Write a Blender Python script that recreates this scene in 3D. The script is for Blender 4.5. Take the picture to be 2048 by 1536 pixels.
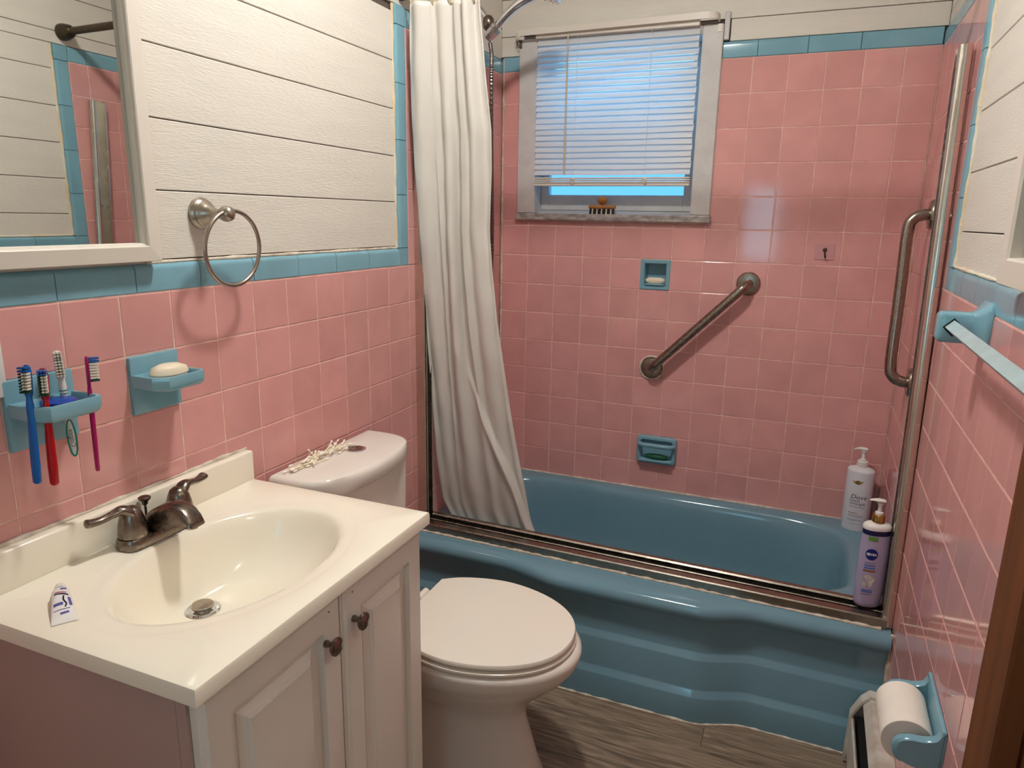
import bpy, bmesh, math, random
from mathutils import Vector, Matrix
RND = random.Random(11)
PI = math.pi
for o in list(bpy.data.objects):
    bpy.data.objects.remove(o)
SC = bpy.context.scene
COL = SC.collection

# ---------------------------------------------------------------- camera
CAM = Vector((1.10165, 0.0, 1.36))
FW = Vector((-0.36581457, 0.90195182, -0.22948335))
RT = Vector((0.92504493, 0.37948142, 0.01690336))
UP = Vector((-0.10233068, 0.20609891, 0.9731658))
cd = bpy.data.cameras.new('camera')
cd.sensor_width = 36.0
cd.lens = 1410.26 / 2048 * 36.0
cd.clip_start = 0.02
cam = bpy.data.objects.new('camera', cd)
m = Matrix((RT, UP, -FW)).transposed().to_4x4()
m.translation = CAM
cam.matrix_world = m
COL.objects.link(cam)
SC.camera = cam

# ---------------------------------------------------------------- world (daylight outside) and exposure
w = bpy.data.worlds.new('daylight')
SC.world = w
w.use_nodes = True
nt = w.node_tree
bg = nt.nodes['Background']
tc = nt.nodes.new('ShaderNodeTexCoord')
sp = nt.nodes.new('ShaderNodeSeparateXYZ')
nt.links.new(tc.outputs['Generated'], sp.inputs[0])
rmp = nt.nodes.new('ShaderNodeValToRGB')
rmp.color_ramp.elements[0].position = 0.0
rmp.color_ramp.elements[0].color = (0.36, 0.80, 1.0, 1)
rmp.color_ramp.elements[1].position = 0.7
rmp.color_ramp.elements[1].color = (0.27, 0.70, 1.0, 1)
nt.links.new(sp.outputs[2], rmp.inputs[0])
nt.links.new(rmp.outputs[0], bg.inputs[0])
bg.inputs[1].default_value = 6.0
SC.view_settings.view_transform = 'Standard'
SC.view_settings.look = 'None'
SC.view_settings.exposure = 0.0
SC.view_settings.gamma = 1.0
SC.view_settings.use_curve_mapping = False
LAMP_POWER = 268.0            # radiance of the ceiling lamp's glass
LAMP_AT = (0.60, 1.25, 2.5)

# ================================================================ helpers
def lin(c):
    r = []
    for v in c[:3]:
        v = v / 255.0
        r.append(v / 12.92 if v <= 0.04045 else ((v + 0.055) / 1.055) ** 2.4)
    return (r[0], r[1], r[2], 1.0)

def MAT(name, col, rough=0.5, metal=0.0, var=0.0, vscale=12.0, bump=0.0, bscale=200.0, stretch=(1, 1, 1),
        objvar=0.0, coat=0.0, spec=0.5, trans=0.0, ior=1.45, emit=None, estr=0.0, col2=None, rvar=0.0, sub=0.0, coords='pos'):
    m = bpy.data.materials.new(name)
    m.use_nodes = True
    n = m.node_tree
    b = n.nodes['Principled BSDF']
    L = n.links.new
    b.inputs['Base Color'].default_value = lin(col)
    b.inputs['Roughness'].default_value = rough
    b.inputs['Metallic'].default_value = metal
    b.inputs['Specular IOR Level'].default_value = spec
    b.inputs['Coat Weight'].default_value = coat
    b.inputs['Coat Roughness'].default_value = 0.04
    b.inputs['Transmission Weight'].default_value = trans
    b.inputs['IOR'].default_value = ior
    if sub:
        b.inputs['Subsurface Weight'].default_value = sub
        b.inputs['Subsurface Radius'].default_value = (0.01, 0.008, 0.006)
    if emit:
        b.inputs['Emission Color'].default_value = lin(emit)
        b.inputs['Emission Strength'].default_value = estr
    if var or bump or rvar or objvar:
        if coords == 'pos':
            g = n.nodes.new('ShaderNodeNewGeometry')
            src = g.outputs['Position']
        else:
            g = n.nodes.new('ShaderNodeTexCoord')
            src = g.outputs['Object']
        mp = n.nodes.new('ShaderNodeMapping')
        mp.inputs['Scale'].default_value = stretch
        L(src, mp.inputs[0])
        oi = n.nodes.new('ShaderNodeObjectInfo')
        if coords != 'pos':
            mx = n.nodes.new('ShaderNodeVectorMath'); mx.operation = 'SCALE'
            cb = n.nodes.new('ShaderNodeCombineXYZ')
            L(oi.outputs['Random'], cb.inputs[0]); L(oi.outputs['Random'], cb.inputs[1]); L(oi.outputs['Random'], cb.inputs[2])
            mx.inputs['Scale'].default_value = 37.0
            L(cb.outputs[0], mx.inputs[0]); L(mx.outputs[0], mp.inputs['Location'])
    if var or objvar:
        nz = n.nodes.new('ShaderNodeTexNoise')
        nz.inputs['Scale'].default_value = vscale
        nz.inputs['Detail'].default_value = 4.0
        L(mp.outputs[0], nz.inputs['Vector'])
        mix = n.nodes.new('ShaderNodeMix'); mix.data_type = 'RGBA'
        c = lin(col)
        c2 = lin(col2) if col2 else tuple(max(0, v * (1 - var)) for v in c[:3]) + (1,)
        mix.inputs[6].default_value = c
        mix.inputs[7].default_value = c2
        rr = n.nodes.new('ShaderNodeMapRange')
        rr.inputs[1].default_value = 0.35; rr.inputs[2].default_value = 0.65
        L(nz.outputs[0], rr.inputs[0]); L(rr.outputs[0], mix.inputs[0])
        out = mix.outputs[2]
        if objvar:
            hs = n.nodes.new('ShaderNodeHueSaturation')
            mr = n.nodes.new('ShaderNodeMapRange')
            mr.inputs[3].default_value = 1 - objvar; mr.inputs[4].default_value = 1 + objvar
            L(oi.outputs['Random'], mr.inputs[0]); L(mr.outputs[0], hs.inputs['Value'])
            L(out, hs.inputs['Color']); out = hs.outputs[0]
        L(out, b.inputs['Base Color'])
    if rvar:
        n3 = n.nodes.new('ShaderNodeTexNoise'); n3.inputs['Scale'].default_value = vscale * 3
        L(mp.outputs[0], n3.inputs['Vector'])
        m3 = n.nodes.new('ShaderNodeMapRange')
        m3.inputs[1].default_value = 0.3; m3.inputs[2].default_value = 0.7
        m3.inputs[3].default_value = max(0.02, rough - rvar); m3.inputs[4].default_value = rough + rvar
        L(n3.outputs[0], m3.inputs[0]); L(m3.outputs[0], b.inputs['Roughness'])
    if bump:
        n2 = n.nodes.new('ShaderNodeTexNoise')
        n2.inputs['Scale'].default_value = bscale
        n2.inputs['Detail'].default_value = 3.0
        L(mp.outputs[0], n2.inputs['Vector'])
        bp = n.nodes.new('ShaderNodeBump')
        bp.inputs['Strength'].default_value = bump
        bp.inputs['Distance'].default_value = 0.004
        L(n2.outputs[0], bp.inputs['Height'])
        L(bp.outputs[0], b.inputs['Normal'])
    return m

class MB:
    """collects geometry for one mesh object"""
    def __init__(s):
        s.v = []; s.f = []; s.mi = []; s.cur = 0
    def add(s, vs, fs):
        o = len(s.v)
        s.v += [tuple(p) for p in vs]
        for f in fs:
            s.f.append(tuple(i + o for i in f)); s.mi.append(s.cur)
        return s
    def box(s, x0, x1, y0, y1, z0, z1, r=0.0, seg=2):
        if r <= 0:
            vs = [(x, y, z) for x in (x0, x1) for y in (y0, y1) for z in (z0, z1)]
            fs = [(0, 1, 3, 2), (4, 6, 7, 5), (0, 4, 5, 1), (2, 3, 7, 6), (0, 2, 6, 4), (1, 5, 7, 3)]
            return s.add(vs, fs)
        bm = bmesh.new()
        bmesh.ops.create_cube(bm, size=1.0)
        for v in bm.verts:
            v.co = Vector(((x0 + x1) / 2 + v.co.x * (x1 - x0), (y0 + y1) / 2 + v.co.y * (y1 - y0), (z0 + z1) / 2 + v.co.z * (z1 - z0)))
        bmesh.ops.bevel(bm, geom=list(bm.edges), offset=r, segments=seg, profile=0.5, affect='EDGES')
        bm.verts.index_update()
        s.add([v.co[:] for v in bm.verts], [[v.index for v in f.verts] for f in bm.faces])
        bm.free(); return s
    def loft(s, rings, closed=True, cap0=True, cap1=True):
        n = len(rings[0]); o = len(s.v)
        for r in rings: s.v += [tuple(p) for p in r]
        for k in range(len(rings) - 1):
            for i in range(n if closed else n - 1):
                j = (i + 1) % n
                s.f.append((o + k * n + i, o + k * n + j, o + (k + 1) * n + j, o + (k + 1) * n + i)); s.mi.append(s.cur)
        if cap0 and closed: s.f.append(tuple(o + i for i in reversed(range(n)))); s.mi.append(s.cur)
        if cap1 and closed: s.f.append(tuple(o + (len(rings) - 1) * n + i for i in range(n))); s.mi.append(s.cur)
        return s
    def tube(s, path, r, seg=12, closed=False, cap=True, flat=1.0):
        P = [Vector(p) for p in path]; n = len(P)
        rad = r if isinstance(r, (list, tuple)) else [r] * n
        rings = []; up = None
        for i in range(n):
            if closed: t = P[(i + 1) % n] - P[i - 1]
            else: t = P[min(i + 1, n - 1)] - P[max(i - 1, 0)]
            t.normalize()
            if up is None:
                a = Vector((0, 0, 1)) if abs(t.z) < 0.9 else Vector((1, 0, 0))
                up = (a - t * a.dot(t)).normalized()
            else:
                up = (up - t * up.dot(t)).normalized()
            sd = t.cross(up)
            rings.append([P[i] + up * (math.cos(2 * PI * k / seg) * rad[i] * flat) + sd * (math.sin(2 * PI * k / seg) * rad[i]) for k in range(seg)])
        if closed: rings.append(rings[0]); return s.loft(rings, True, False, False)
        return s.loft(rings, True, cap, cap)
    def lathe(s, prof, seg=24, origin=(0, 0, 0), axis='z', sx=1.0, sy=1.0):
        rings = []
        for (r, h) in prof:
            ring = []
            for k in range(seg):
                a = 2 * PI * k / seg
                p = (r * math.cos(a) * sx, r * math.sin(a) * sy, h)
                if axis == 'x': p = (p[2], p[0], p[1])
                elif axis == 'y': p = (p[1], p[2], p[0])
                ring.append((p[0] + origin[0], p[1] + origin[1], p[2] + origin[2]))
            rings.append(ring)
        return s.loft(rings, True, True, True)
    def extrude(s, poly, a0, a1, axis='y'):
        """poly of (u,v): axis x -> (y,z); y -> (x,z); z -> (x,y)"""
        def pt(u, v, a):
            return {'x': (a, u, v), 'y': (u, a, v), 'z': (u, v, a)}[axis]
        return s.loft([[pt(u, v, a0) for u, v in poly], [pt(u, v, a1) for u, v in poly]])
    def grid(s, fn, nu, nv):
        o = len(s.v)
        for j in range(nv + 1):
            for i in range(nu + 1): s.v.append(tuple(fn(i / nu, j / nv)))
        for j in range(nv):
            for i in range(nu):
                a = o + j * (nu + 1) + i
                s.f.append((a, a + 1, a + nu + 2, a + nu + 1)); s.mi.append(s.cur)
        return s
    def xf(s, mtx, start=0):
        for i in range(start, len(s.v)): s.v[i] = tuple(mtx @ Vector(s.v[i]))
        return s

def mesh_of(name, mb, mats, smooth=None, recalc=True):
    me = bpy.data.meshes.new(name)
    me.from_pydata(mb.v, [], mb.f)
    if not isinstance(mats, (list, tuple)): mats = [mats]
    for mm in mats: me.materials.append(mm)
    if len(mats) > 1: me.polygons.foreach_set('material_index', mb.mi)
    if recalc:
        bm = bmesh.new(); bm.from_mesh(me)
        bmesh.ops.recalc_face_normals(bm, faces=list(bm.faces))
        bm.to_mesh(me); bm.free()
    if smooth is not None:
        me.shade_smooth()
        me.set_sharp_from_angle(angle=math.radians(smooth))
    me.update()
    return me

def link(name, data, parent=None, loc=(0, 0, 0), rot=(0, 0, 0)):
    o = bpy.data.objects.new(name, data)
    COL.objects.link(o)
    if parent: o.parent = parent
    o.location = loc; o.rotation_euler = rot
    return o

def OBJ(name, mb, mats, parent=None, smooth=None, loc=(0, 0, 0), rot=(0, 0, 0), recalc=True):
    return link(name, mesh_of(name, mb, mats, smooth, recalc), parent, loc, rot)

def TAG(o, label, cat, group=None):
    o['label'] = label; o['category'] = cat
    if group: o['group'] = group
    return o

def THING(name, label, cat, loc=(0, 0, 0), rz=0.0, group=None):
    o = bpy.data.objects.new(name, None)
    o.empty_display_size = 0.05
    COL.objects.link(o)
    o.location = loc; o.rotation_euler = (0, 0, rz)
    return TAG(o, label, cat, group)

def STRUCT(o):
    o['kind'] = 'structure'; return o

def smoothstep(a, b, x):
    t = min(1, max(0, (x - a) / (b - a))); return t * t * (3 - 2 * t)

def lerp_table(tab, x):
    if x <= tab[0][0]: return tab[0][1]
    for (a, b), (c, d) in zip(tab, tab[1:]):
        if x <= c: return b + (d - b) * (x - a) / (c - a)
    return tab[-1][1]

def catmull(pts, n=6, closed=True):
    P = [Vector(p) for p in pts]; N = len(P); out = []
    rng = range(N) if closed else range(N - 1)
    for i in rng:
        p0 = P[i - 1] if closed else P[max(i - 1, 0)]
        p1 = P[i]; p2 = P[(i + 1) % N]
        p3 = P[(i + 2) % N] if closed else P[min(i + 2, N - 1)]
        for k in range(n):
            t = k / n
            out.append(0.5 * ((2 * p1) + (p2 - p0) * t + (2 * p0 - 5 * p1 + 4 * p2 - p3) * t * t + (3 * p1 - p0 - 3 * p2 + p3) * t ** 3))
    if not closed: out.append(P[-1])
    return out

def text_geo(s, size, align='CENTER', shear=0.0, bold=0.0):
    cu = bpy.data.curves.new('lettering', 'FONT')
    cu.body = s; cu.size = size; cu.align_x = align; cu.align_y = 'CENTER'; cu.resolution_u = 3
    cu.shear = shear; cu.offset = bold
    o = bpy.data.objects.new('lettering', cu); COL.objects.link(o)
    bpy.context.view_layer.update()
    ev = o.evaluated_get(bpy.context.evaluated_depsgraph_get())
    me = ev.to_mesh()
    vs = [v.co[:] for v in me.vertices]; fs = [tuple(p.vertices) for p in me.polygons]
    ev.to_mesh_clear()
    bpy.data.objects.remove(o); bpy.data.curves.remove(cu)
    return vs, fs

# ================================================================ materials
pink = MAT('pink_glazed_tile', (224, 162, 158), 0.09, var=0.10, vscale=9, objvar=0.045, coords='obj', spec=0.55, bump=0.03, bscale=22)
blue = MAT('blue_glazed_tile', (128, 174, 190), 0.13, var=0.10, vscale=10, objvar=0.04, coords='obj', spec=0.55)
grout = MAT('pink_grout', (240, 205, 192), 0.85, var=0.45, vscale=30, col2=(222, 172, 156), bump=0.3, bscale=400)
caulk = MAT('old_cream_caulk', (228, 219, 200), 0.7, var=0.3, vscale=9, col2=(208, 182, 142), bump=0.6, bscale=120)
white_caulk = MAT('white_caulk', (226, 214, 200), 0.6, var=0.4, vscale=40, col2=(190, 172, 152), bump=0.4, bscale=200)
gap = MAT('plank_gap', (96, 84, 78), 0.9, var=0.1)
plank_m = MAT('white_painted_plank', (228, 220, 209), 0.55, var=0.05, vscale=3, bump=0.35, bscale=60, stretch=(3, 1.0, 9))
plank_x = MAT('white_painted_plank_end', (228, 220, 209), 0.55, var=0.05, vscale=3, bump=0.35, bscale=60, stretch=(1.0, 3, 9))
plaster = MAT('ceiling_paint', (236, 230, 220), 0.8, var=0.03)
counter = MAT('cream_cultured_marble', (246, 236, 218), 0.16, var=0.03, vscale=6, spec=0.5)
cab_white = MAT('white_thermofoil', (232, 224, 215), 0.34, var=0.02, vscale=5)
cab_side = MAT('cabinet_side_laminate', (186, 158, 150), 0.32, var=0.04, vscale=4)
nickel = MAT('brushed_nickel', (178, 168, 156), 0.30, 1.0, var=0.1, vscale=40)
dark_nickel = MAT('aged_brushed_nickel', (128, 116, 106), 0.27, 1.0, var=0.08, vscale=30, rvar=0.04)
steel = MAT('dull_stainless_steel', (156, 144, 132), 0.27, 1.0, var=0.06, vscale=18, rvar=0.03)
alu = MAT('worn_aluminium', (216, 210, 200), 0.24, 1.0, var=0.08, vscale=14, rvar=0.04)
alu_dirty = MAT('dirty_aluminium_track', (156, 146, 134), 0.28, 1.0, var=0.16, vscale=8, rvar=0.05)
black = MAT('black_gap', (16, 14, 13), 0.7)
chrome = MAT('chrome', (226, 228, 232), 0.05, 1.0)
bronze = MAT('bronze_rod', (92, 80, 66), 0.35, 1.0, var=0.15, vscale=30)
porcelain = MAT('white_porcelain', (232, 222, 212), 0.08, var=0.02, vscale=3, spec=0.55)
seat_m = MAT('white_seat_plastic', (243, 233, 219), 0.14)
tub_m = MAT('blue_enamel', (114, 151, 167), 0.11, var=0.06, vscale=4, spec=0.6, rvar=0.03)
vinyl = MAT('white_curtain_vinyl', (215, 208, 200), 0.42, var=0.04, vscale=5, bump=0.08, bscale=14)
frame_white = MAT('white_frame_paint', (226, 216, 204), 0.38)
win_paint = MAT('window_paint', (214, 208, 204), 0.5, var=0.12, vscale=14, bump=0.25, bscale=70)
mirror_m = MAT('mirror_silver', (214, 216, 212), 0.012, 1.0)
mirror_refl_tint = MAT('mirror_dark_reflection', (112, 108, 96), 0.05, 1.0)  # dark tint stands in for something dark reflected in this mirror
marble = MAT('grey_marble', (196, 188, 182), 0.35, var=0.5, vscale=30, col2=(140, 130, 124), stretch=(1, 1, 2.5))
wood = MAT('beech_wood', (190, 128, 66), 0.45, var=0.25, vscale=14, stretch=(4, 1, 1), coords='obj')
bristle_dark = MAT('black_bristle', (32, 28, 26), 0.7)
bristle_pale = MAT('pale_bristle', (222, 214, 200), 0.7)
door_wood = MAT('brown_stained_door', (116, 62, 20), 0.6, var=0.35, vscale=7, stretch=(6, 6, 0.6), bump=0.05, bscale=60)
soap_m = MAT('cream_soap', (238, 222, 196), 0.42, var=0.06, vscale=30, coords='obj', sub=0.1)
soap_green = MAT('green_soap', (22, 98, 66), 0.35, var=0.2, vscale=40, coords='obj')
paper = MAT('tissue_paper', (244, 234, 222), 0.9, var=0.03, vscale=30, bump=0.15, bscale=300)
cardboard = MAT('cardboard_core', (120, 92, 66), 0.9)
heater_m = MAT('chipped_white_enamel', (222, 216, 206), 0.4, var=0.2, vscale=16, col2=(190, 176, 160))
white_pl = MAT('white_plastic', (232, 226, 222), 0.3)
dove_white = MAT('pearl_white_plastic', (222, 220, 226), 0.28)
lilac = MAT('lilac_plastic', (176, 164, 196), 0.25, var=0.04, vscale=10)
navy = MAT('navy_print', (22, 26, 70), 0.35)
logo_blue = MAT('royal_blue_print', (16, 30, 120), 0.3)
green_print = MAT('green_print', (96, 150, 60), 0.4)
gold = MAT('gold_metal', (196, 160, 92), 0.18, 1.0)
gold_print = MAT('bronze_print', (146, 108, 56), 0.35, 0.4)
ink = MAT('dark_grey_ink', (70, 66, 72), 0.5)
ink_soft = MAT('soft_grey_ink', (150, 146, 154), 0.5)
print_blue = MAT('light_blue_print', (70, 110, 190), 0.4)
flower_white = MAT('flower_print', (226, 222, 214), 0.4, var=0.25, vscale=90, col2=(160, 156, 150))
cotton = MAT('cotton_bud', (250, 240, 228), 0.95)
stick_m = MAT('paper_stick', (240, 226, 190), 0.7)
tb_blue = MAT('blue_toothbrush_plastic', (10, 92, 170), 0.25)
tb_red = MAT('red_toothbrush_plastic', (176, 14, 24), 0.25)
tb_white = MAT('white_toothbrush_plastic', (226, 222, 216), 0.3)
tb_mag = MAT('magenta_toothbrush_plastic', (168, 16, 92), 0.25)
tb_teal = MAT('teal_toothbrush_rubber', (38, 140, 132), 0.4)
tb_green = MAT('dark_green_bristle', (18, 62, 44), 0.7)
cup_blue = MAT('cobalt_plastic', (14, 62, 158), 0.25)
paste_purple = MAT('violet_print', (92, 84, 152), 0.4)
paste_red = MAT('red_print', (170, 40, 56), 0.4)
glow = MAT('lit_opal_glass', (255, 246, 232), 0.4, emit=(252, 252, 246), estr=LAMP_POWER)

hall_glow = MAT('hall_opal_glass', (255, 246, 232), 0.4, emit=(255, 246, 232), estr=LAMP_POWER * 0.34)
glass_m = MAT('frosted_window_glass', (128, 168, 200), 0.25, trans=1.0, ior=1.1)

glass_low = MAT('clouded_lower_glass', (84, 108, 132), 0.3, trans=1.0, ior=1.1)
# translucent blind slats
slat_m = bpy.data.materials.new('translucent_blind_slat')
slat_m.use_nodes = True
_n = slat_m.node_tree
_b = _n.nodes['Principled BSDF']
_b.inputs['Base Color'].default_value = lin((226, 222, 220)); _b.inputs['Roughness'].default_value = 0.45
_t = _n.nodes.new('ShaderNodeBsdfTranslucent'); _t.inputs[0].default_value = lin((228, 232, 236))
_mx = _n.nodes.new('ShaderNodeMixShader'); _mx.inputs[0].default_value = 0.24
_n.links.new(_b.outputs[0], _mx.inputs[1]); _n.links.new(_t.outputs[0], _mx.inputs[2])
_n.links.new(_mx.outputs[0], _n.nodes['Material Output'].inputs[0])

# wood look vinyl floor
floor_m = bpy.data.materials.new('grey_brown_wood_vinyl')
floor_m.use_nodes = True
_n = floor_m.node_tree; _b = _n.nodes['Principled BSDF']
_g = _n.nodes.new('ShaderNodeNewGeometry'); _oi = _n.nodes.new('ShaderNodeObjectInfo')
_mp = _n.nodes.new('ShaderNodeMapping'); _mp.inputs['Scale'].default_value = (2.2, 22, 1)
_cb = _n.nodes.new('ShaderNodeCombineXYZ'); _ml = _n.nodes.new('ShaderNodeMath'); _ml.operation = 'MULTIPLY'; _ml.inputs[1].default_value = 40
_n.links.new(_oi.outputs['Random'], _ml.inputs[0]); _n.links.new(_ml.outputs[0], _cb.inputs[0]); _n.links.new(_ml.outputs[0], _cb.inputs[1])
_n.links.new(_g.outputs['Position'], _mp.inputs[0]); _n.links.new(_cb.outputs[0], _mp.inputs['Location'])
_nz = _n.nodes.new('ShaderNodeTexNoise'); _nz.inputs['Scale'].default_value = 2.4; _nz.inputs['Detail'].default_value = 8; _nz.inputs['Distortion'].default_value = 1.6
_n.links.new(_mp.outputs[0], _nz.inputs['Vector'])
_cr = _n.nodes.new('ShaderNodeValToRGB')
_cr.color_ramp.elements[0].position = 0.3; _cr.color_ramp.elements[0].color = lin((96, 80, 68))
_cr.color_ramp.elements[1].position = 0.68; _cr.color_ramp.elements[1].color = lin((160, 140, 120))
_e = _cr.color_ramp.elements.new(0.5); _e.color = lin((132, 114, 96))
_n.links.new(_nz.outputs[0], _cr.inputs[0]); _n.links.new(_cr.outputs[0], _b.inputs['Base Color'])
_b.inputs['Roughness'].default_value = 0.5
_bp = _n.nodes.new('ShaderNodeBump'); _bp.inputs['Strength'].default_value = 0.12; _bp.inputs['Distance'].default_value = 0.002
_n.links.new(_nz.outputs[0], _bp.inputs['Height']); _n.links.new(_bp.outputs[0], _b.inputs['Normal'])

# ================================================================ room shell
D = 2.571            # back (window) wall
W0 = 1.4165          # right wall at the back corner
H = 2.5
P = 0.1095           # tile pitch
SK = 0.0145
Y_REAR = -0.03

STRUCT(OBJ('floor', MB().box(-0.1, 2.85, -0.9, 2.7, -0.05, -0.006), gap))
FLOOR = bpy.data.objects['floor']
pw = 0.152
k = 0
y = 1.682 + pw
while y > -0.75:
    y0, y1 = y - pw, y
    off = [0.978, 0.30, 1.22, 0.62][k % 4]
    xs = [-0.01, off, 1.43] if y > .88 else [-0.01, off, off + 1.22, 2.75]
    for a, b in zip(xs, xs[1:]):
        OBJ('floor_plank', MB().box(a + 0.0006, b - 0.0006, y0 + 0.0006, y1 - 0.0006, -0.006, 0.0), floor_m, FLOOR)
    y -= pw; k += 1
STRUCT(OBJ('ceiling', MB().box(-0.12, 2.85, -0.9, 2.7, H, H + 0.05), plaster))

_tc = {}
def tile_mesh(w, h, mat, key):
    kk = (round(w, 4), round(h, 4), key)
    if kk not in _tc:
        b = 0.0020; t = 0.009
        a, c = w / 2 - 0.0009, h / 2 - 0.0009
        mb = MB()
        r = [[(-t, -a, -c), (-t, a, -c), (-t, a, c), (-t, -a, c)],
             [(-0.0014, -a, -c), (-0.0014, a, -c), (-0.0014, a, c), (-0.0014, -a, c)],
             [(-0.0005, -a + b * .45, -c + b * .45), (-0.0005, a - b * .45, -c + b * .45), (-0.0005, a - b * .45, c - b * .45), (-0.0005, -a + b * .45, c - b * .45)],
             [(0, -a + b, -c + b), (0, a - b, -c + b), (0, a - b, c - b), (0, -a + b, c - b)]]
        mb.loft(r, True, False, True)
        _tc[kk] = mesh_of('tile', mb, mat, None)
    return _tc[kk]

def put_tile(parent, y0, y1, z0, z1, mat=None, key='pink', name='tile', tilt=0.0016):
    if y1 - y0 < 0.006 or z1 - z0 < 0.006: return
    link(name, tile_mesh(y1 - y0, z1 - z0, mat or pink, key), parent, (RND.uniform(-0.0003, 0.0002), (y0 + y1) / 2, (z0 + z1) / 2),
         (0, RND.gauss(0, tilt * .6), RND.gauss(0, tilt * .6)))

_cc = {}
def cap_mesh(length, kind):
    """blue bullnose trim: profile in (x,z): flat face then rounded over edge; extruded along y"""
    kk = (round(length, 4), kind)
    if kk not in _cc:
        h, r = 0.0525, 0.0125
        prof = [(-0.012, 0.0009), (-0.0016, 0.0009), (0.0, 0.003), (0.0, h - r)]
        for i in range(1, 7):
            a = i / 6 * PI / 2
            prof.append((-r + r * math.cos(a), h - r + r * math.sin(a)))
        prof.append((-0.016, h))
        prof.append((-0.016, 0.0009))
        g = 0.0008
        mb = MB()
        L = length / 2 - g
        mb.loft([[(x, -L, z) for x, z in prof], [(x, L, z) for x, z in prof]])
        _cc[kk] = mesh_of('trim_tile', mb, blue, 35)
    return _cc[kk]

def put_cap(parent, y0, y1, z):             # horizontal, rounded edge up
    link('trim_tile', cap_mesh(y1 - y0, 0), parent, (RND.uniform(0, .0004), (y0 + y1) / 2, z), (0, 0, RND.gauss(0, .002)))
def put_cap_v(parent, yflat, z0, z1, side):  # vertical; rounded edge towards side*y from yflat
    link('trim_tile', cap_mesh(z1 - z0, 0), parent, (RND.uniform(0, .0004), yflat, (z0 + z1) / 2), (side * -PI / 2, 0, 0))

def bead(name, parent, pts, r, mat, jitter=0.25, n=40, flat=1.0):
    path = []; rad = []
    P0 = [Vector(p) for p in pts]
    ph = [RND.uniform(0, 6.3) for _ in range(6)]
    acc = 0.0
    for a, b in zip(P0, P0[1:]):
        for i in range(n):
            q = a.lerp(b, i / n); path.append(q)
            d = acc + (b - a).length * i / n
            rad.append(r * (1 + jitter * (.5 * math.sin(31 * d + ph[0]) + .35 * math.sin(73 * d + ph[1]) + .3 * math.sin(17 * d + ph[2]) + .25 * math.sin(151 * d + ph[3]))))
        acc += (b - a).length
    path.append(P0[-1]); rad.append(r)
    return OBJ(name, MB().tube(path, rad, 8, flat=flat), mat, parent, 60)

# ---- left wall (local frame = world)
WL = STRUCT(OBJ('wall_left', MB().box(-0.12, -0.016, -0.45, D + 0.13, 0, H), gap))
ZT = 1.2153
ZA = ZT + 6 * P
JY = 1.873                    # alcove edge
OBJ('grout_bed', MB().box(-0.016, -0.0011, 0.0, D, 0, ZT + .002).box(-0.016, -0.0011, JY, D, ZT, ZA + .002), grout, WL)
cols = [0.0055 + k * P for k in range(0, 18)]
cols = [c for c in cols if c < 1.868]
cols[-1] = JY
ALC = [JY, 1.941] + [1.941 + P * k for k in range(1, 6)] + [D]
RESERVED_L = [(0.886, 0.988, ZT - 2 * P, ZT - P), (0.667, 0.774, ZT - 2 * P, ZT - P)]
NEAR0 = 3
for j in range(0, 12):
    z1 = ZT - j * P; z0 = max(0.002, z1 - P)
    if z1 < 0.01: break
    for a, b in list(zip(cols, cols[1:]))[NEAR0:] + list(zip(ALC, ALC[1:])):
        if j == 1 and (abs(a - 0.8815) < .02 or abs(a - 0.772) < .0 or abs(a - 0.6625) < .02): continue
        if a > 1.93 and z1 < 0.36: continue
        put_tile(WL, a, b, z0, z1)
for j in range(6):
    for a, b in zip(ALC, ALC[1:]):
        put_tile(WL, a, b, ZT + j * P, ZT + (j + 1) * P)
yy = 0.771 - 0.1485 * 4
while yy < JY - 0.06:
    y1 = yy + 0.1485
    if y1 > JY - 0.08: y1 = JY - 0.0535
    put_cap(WL, yy, y1, ZT); yy = y1
put_tile(WL, JY - 0.0535, JY, ZT, ZT + 0.0525, blue, 'blue', 'trim_tile')
zz = ZT + 0.0525
while zz < ZA - 0.01:
    z1 = min(zz + 0.1515, ZA)
    if ZA - z1 < 0.03: z1 = ZA
    put_cap_v(WL, JY, zz, z1, -1) ; zz = z1
put_tile(WL, JY - 0.052, JY + 0.0, ZA, ZA + 0.052, blue, 'blue', 'trim_tile')
yy = JY
while yy < D - 0.02:
    y1 = min(yy + 0.151, D); put_cap(WL, yy, y1, ZA); yy = y1

def planks(parent, lines, y0, y1f, mat, x0=-0.016, x1=-0.0085):
    for a, b in zip(lines, lines[1:]):
        e = y1f(a, b)
        if e is None: continue
        OBJ('plank', MB().box(x0, x1 + RND.uniform(-.0004, .0004), y0, e, a + 0.0011, b - 0.0011, 0.0012, 1), mat, parent)
ll = [1.262, 1.272 + .001] + [1.272 + .1265 * k for k in range(1, 6)]
planks(WL, ll, -0.35, lambda a, b: JY - 0.052, plank_m)
l2 = [ZA + 0.053, 2.031, 2.157, 2.284, 2.41, H]
planks(WL, l2, -0.35, lambda a, b: D + .0088, plank_m)
bead('caulk', WL, [(-0.008, 0.95, ZT + 0.0535), (-0.008, JY - 0.054, ZT + 0.0535)], 0.0035, white_caulk, .5, 60)
bead('caulk', WL, [(-0.008, JY - 0.056, ZT + 0.054), (-0.008, JY - 0.056, ZA + 0.05)], 0.0042, caulk, .35, 170)

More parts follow.
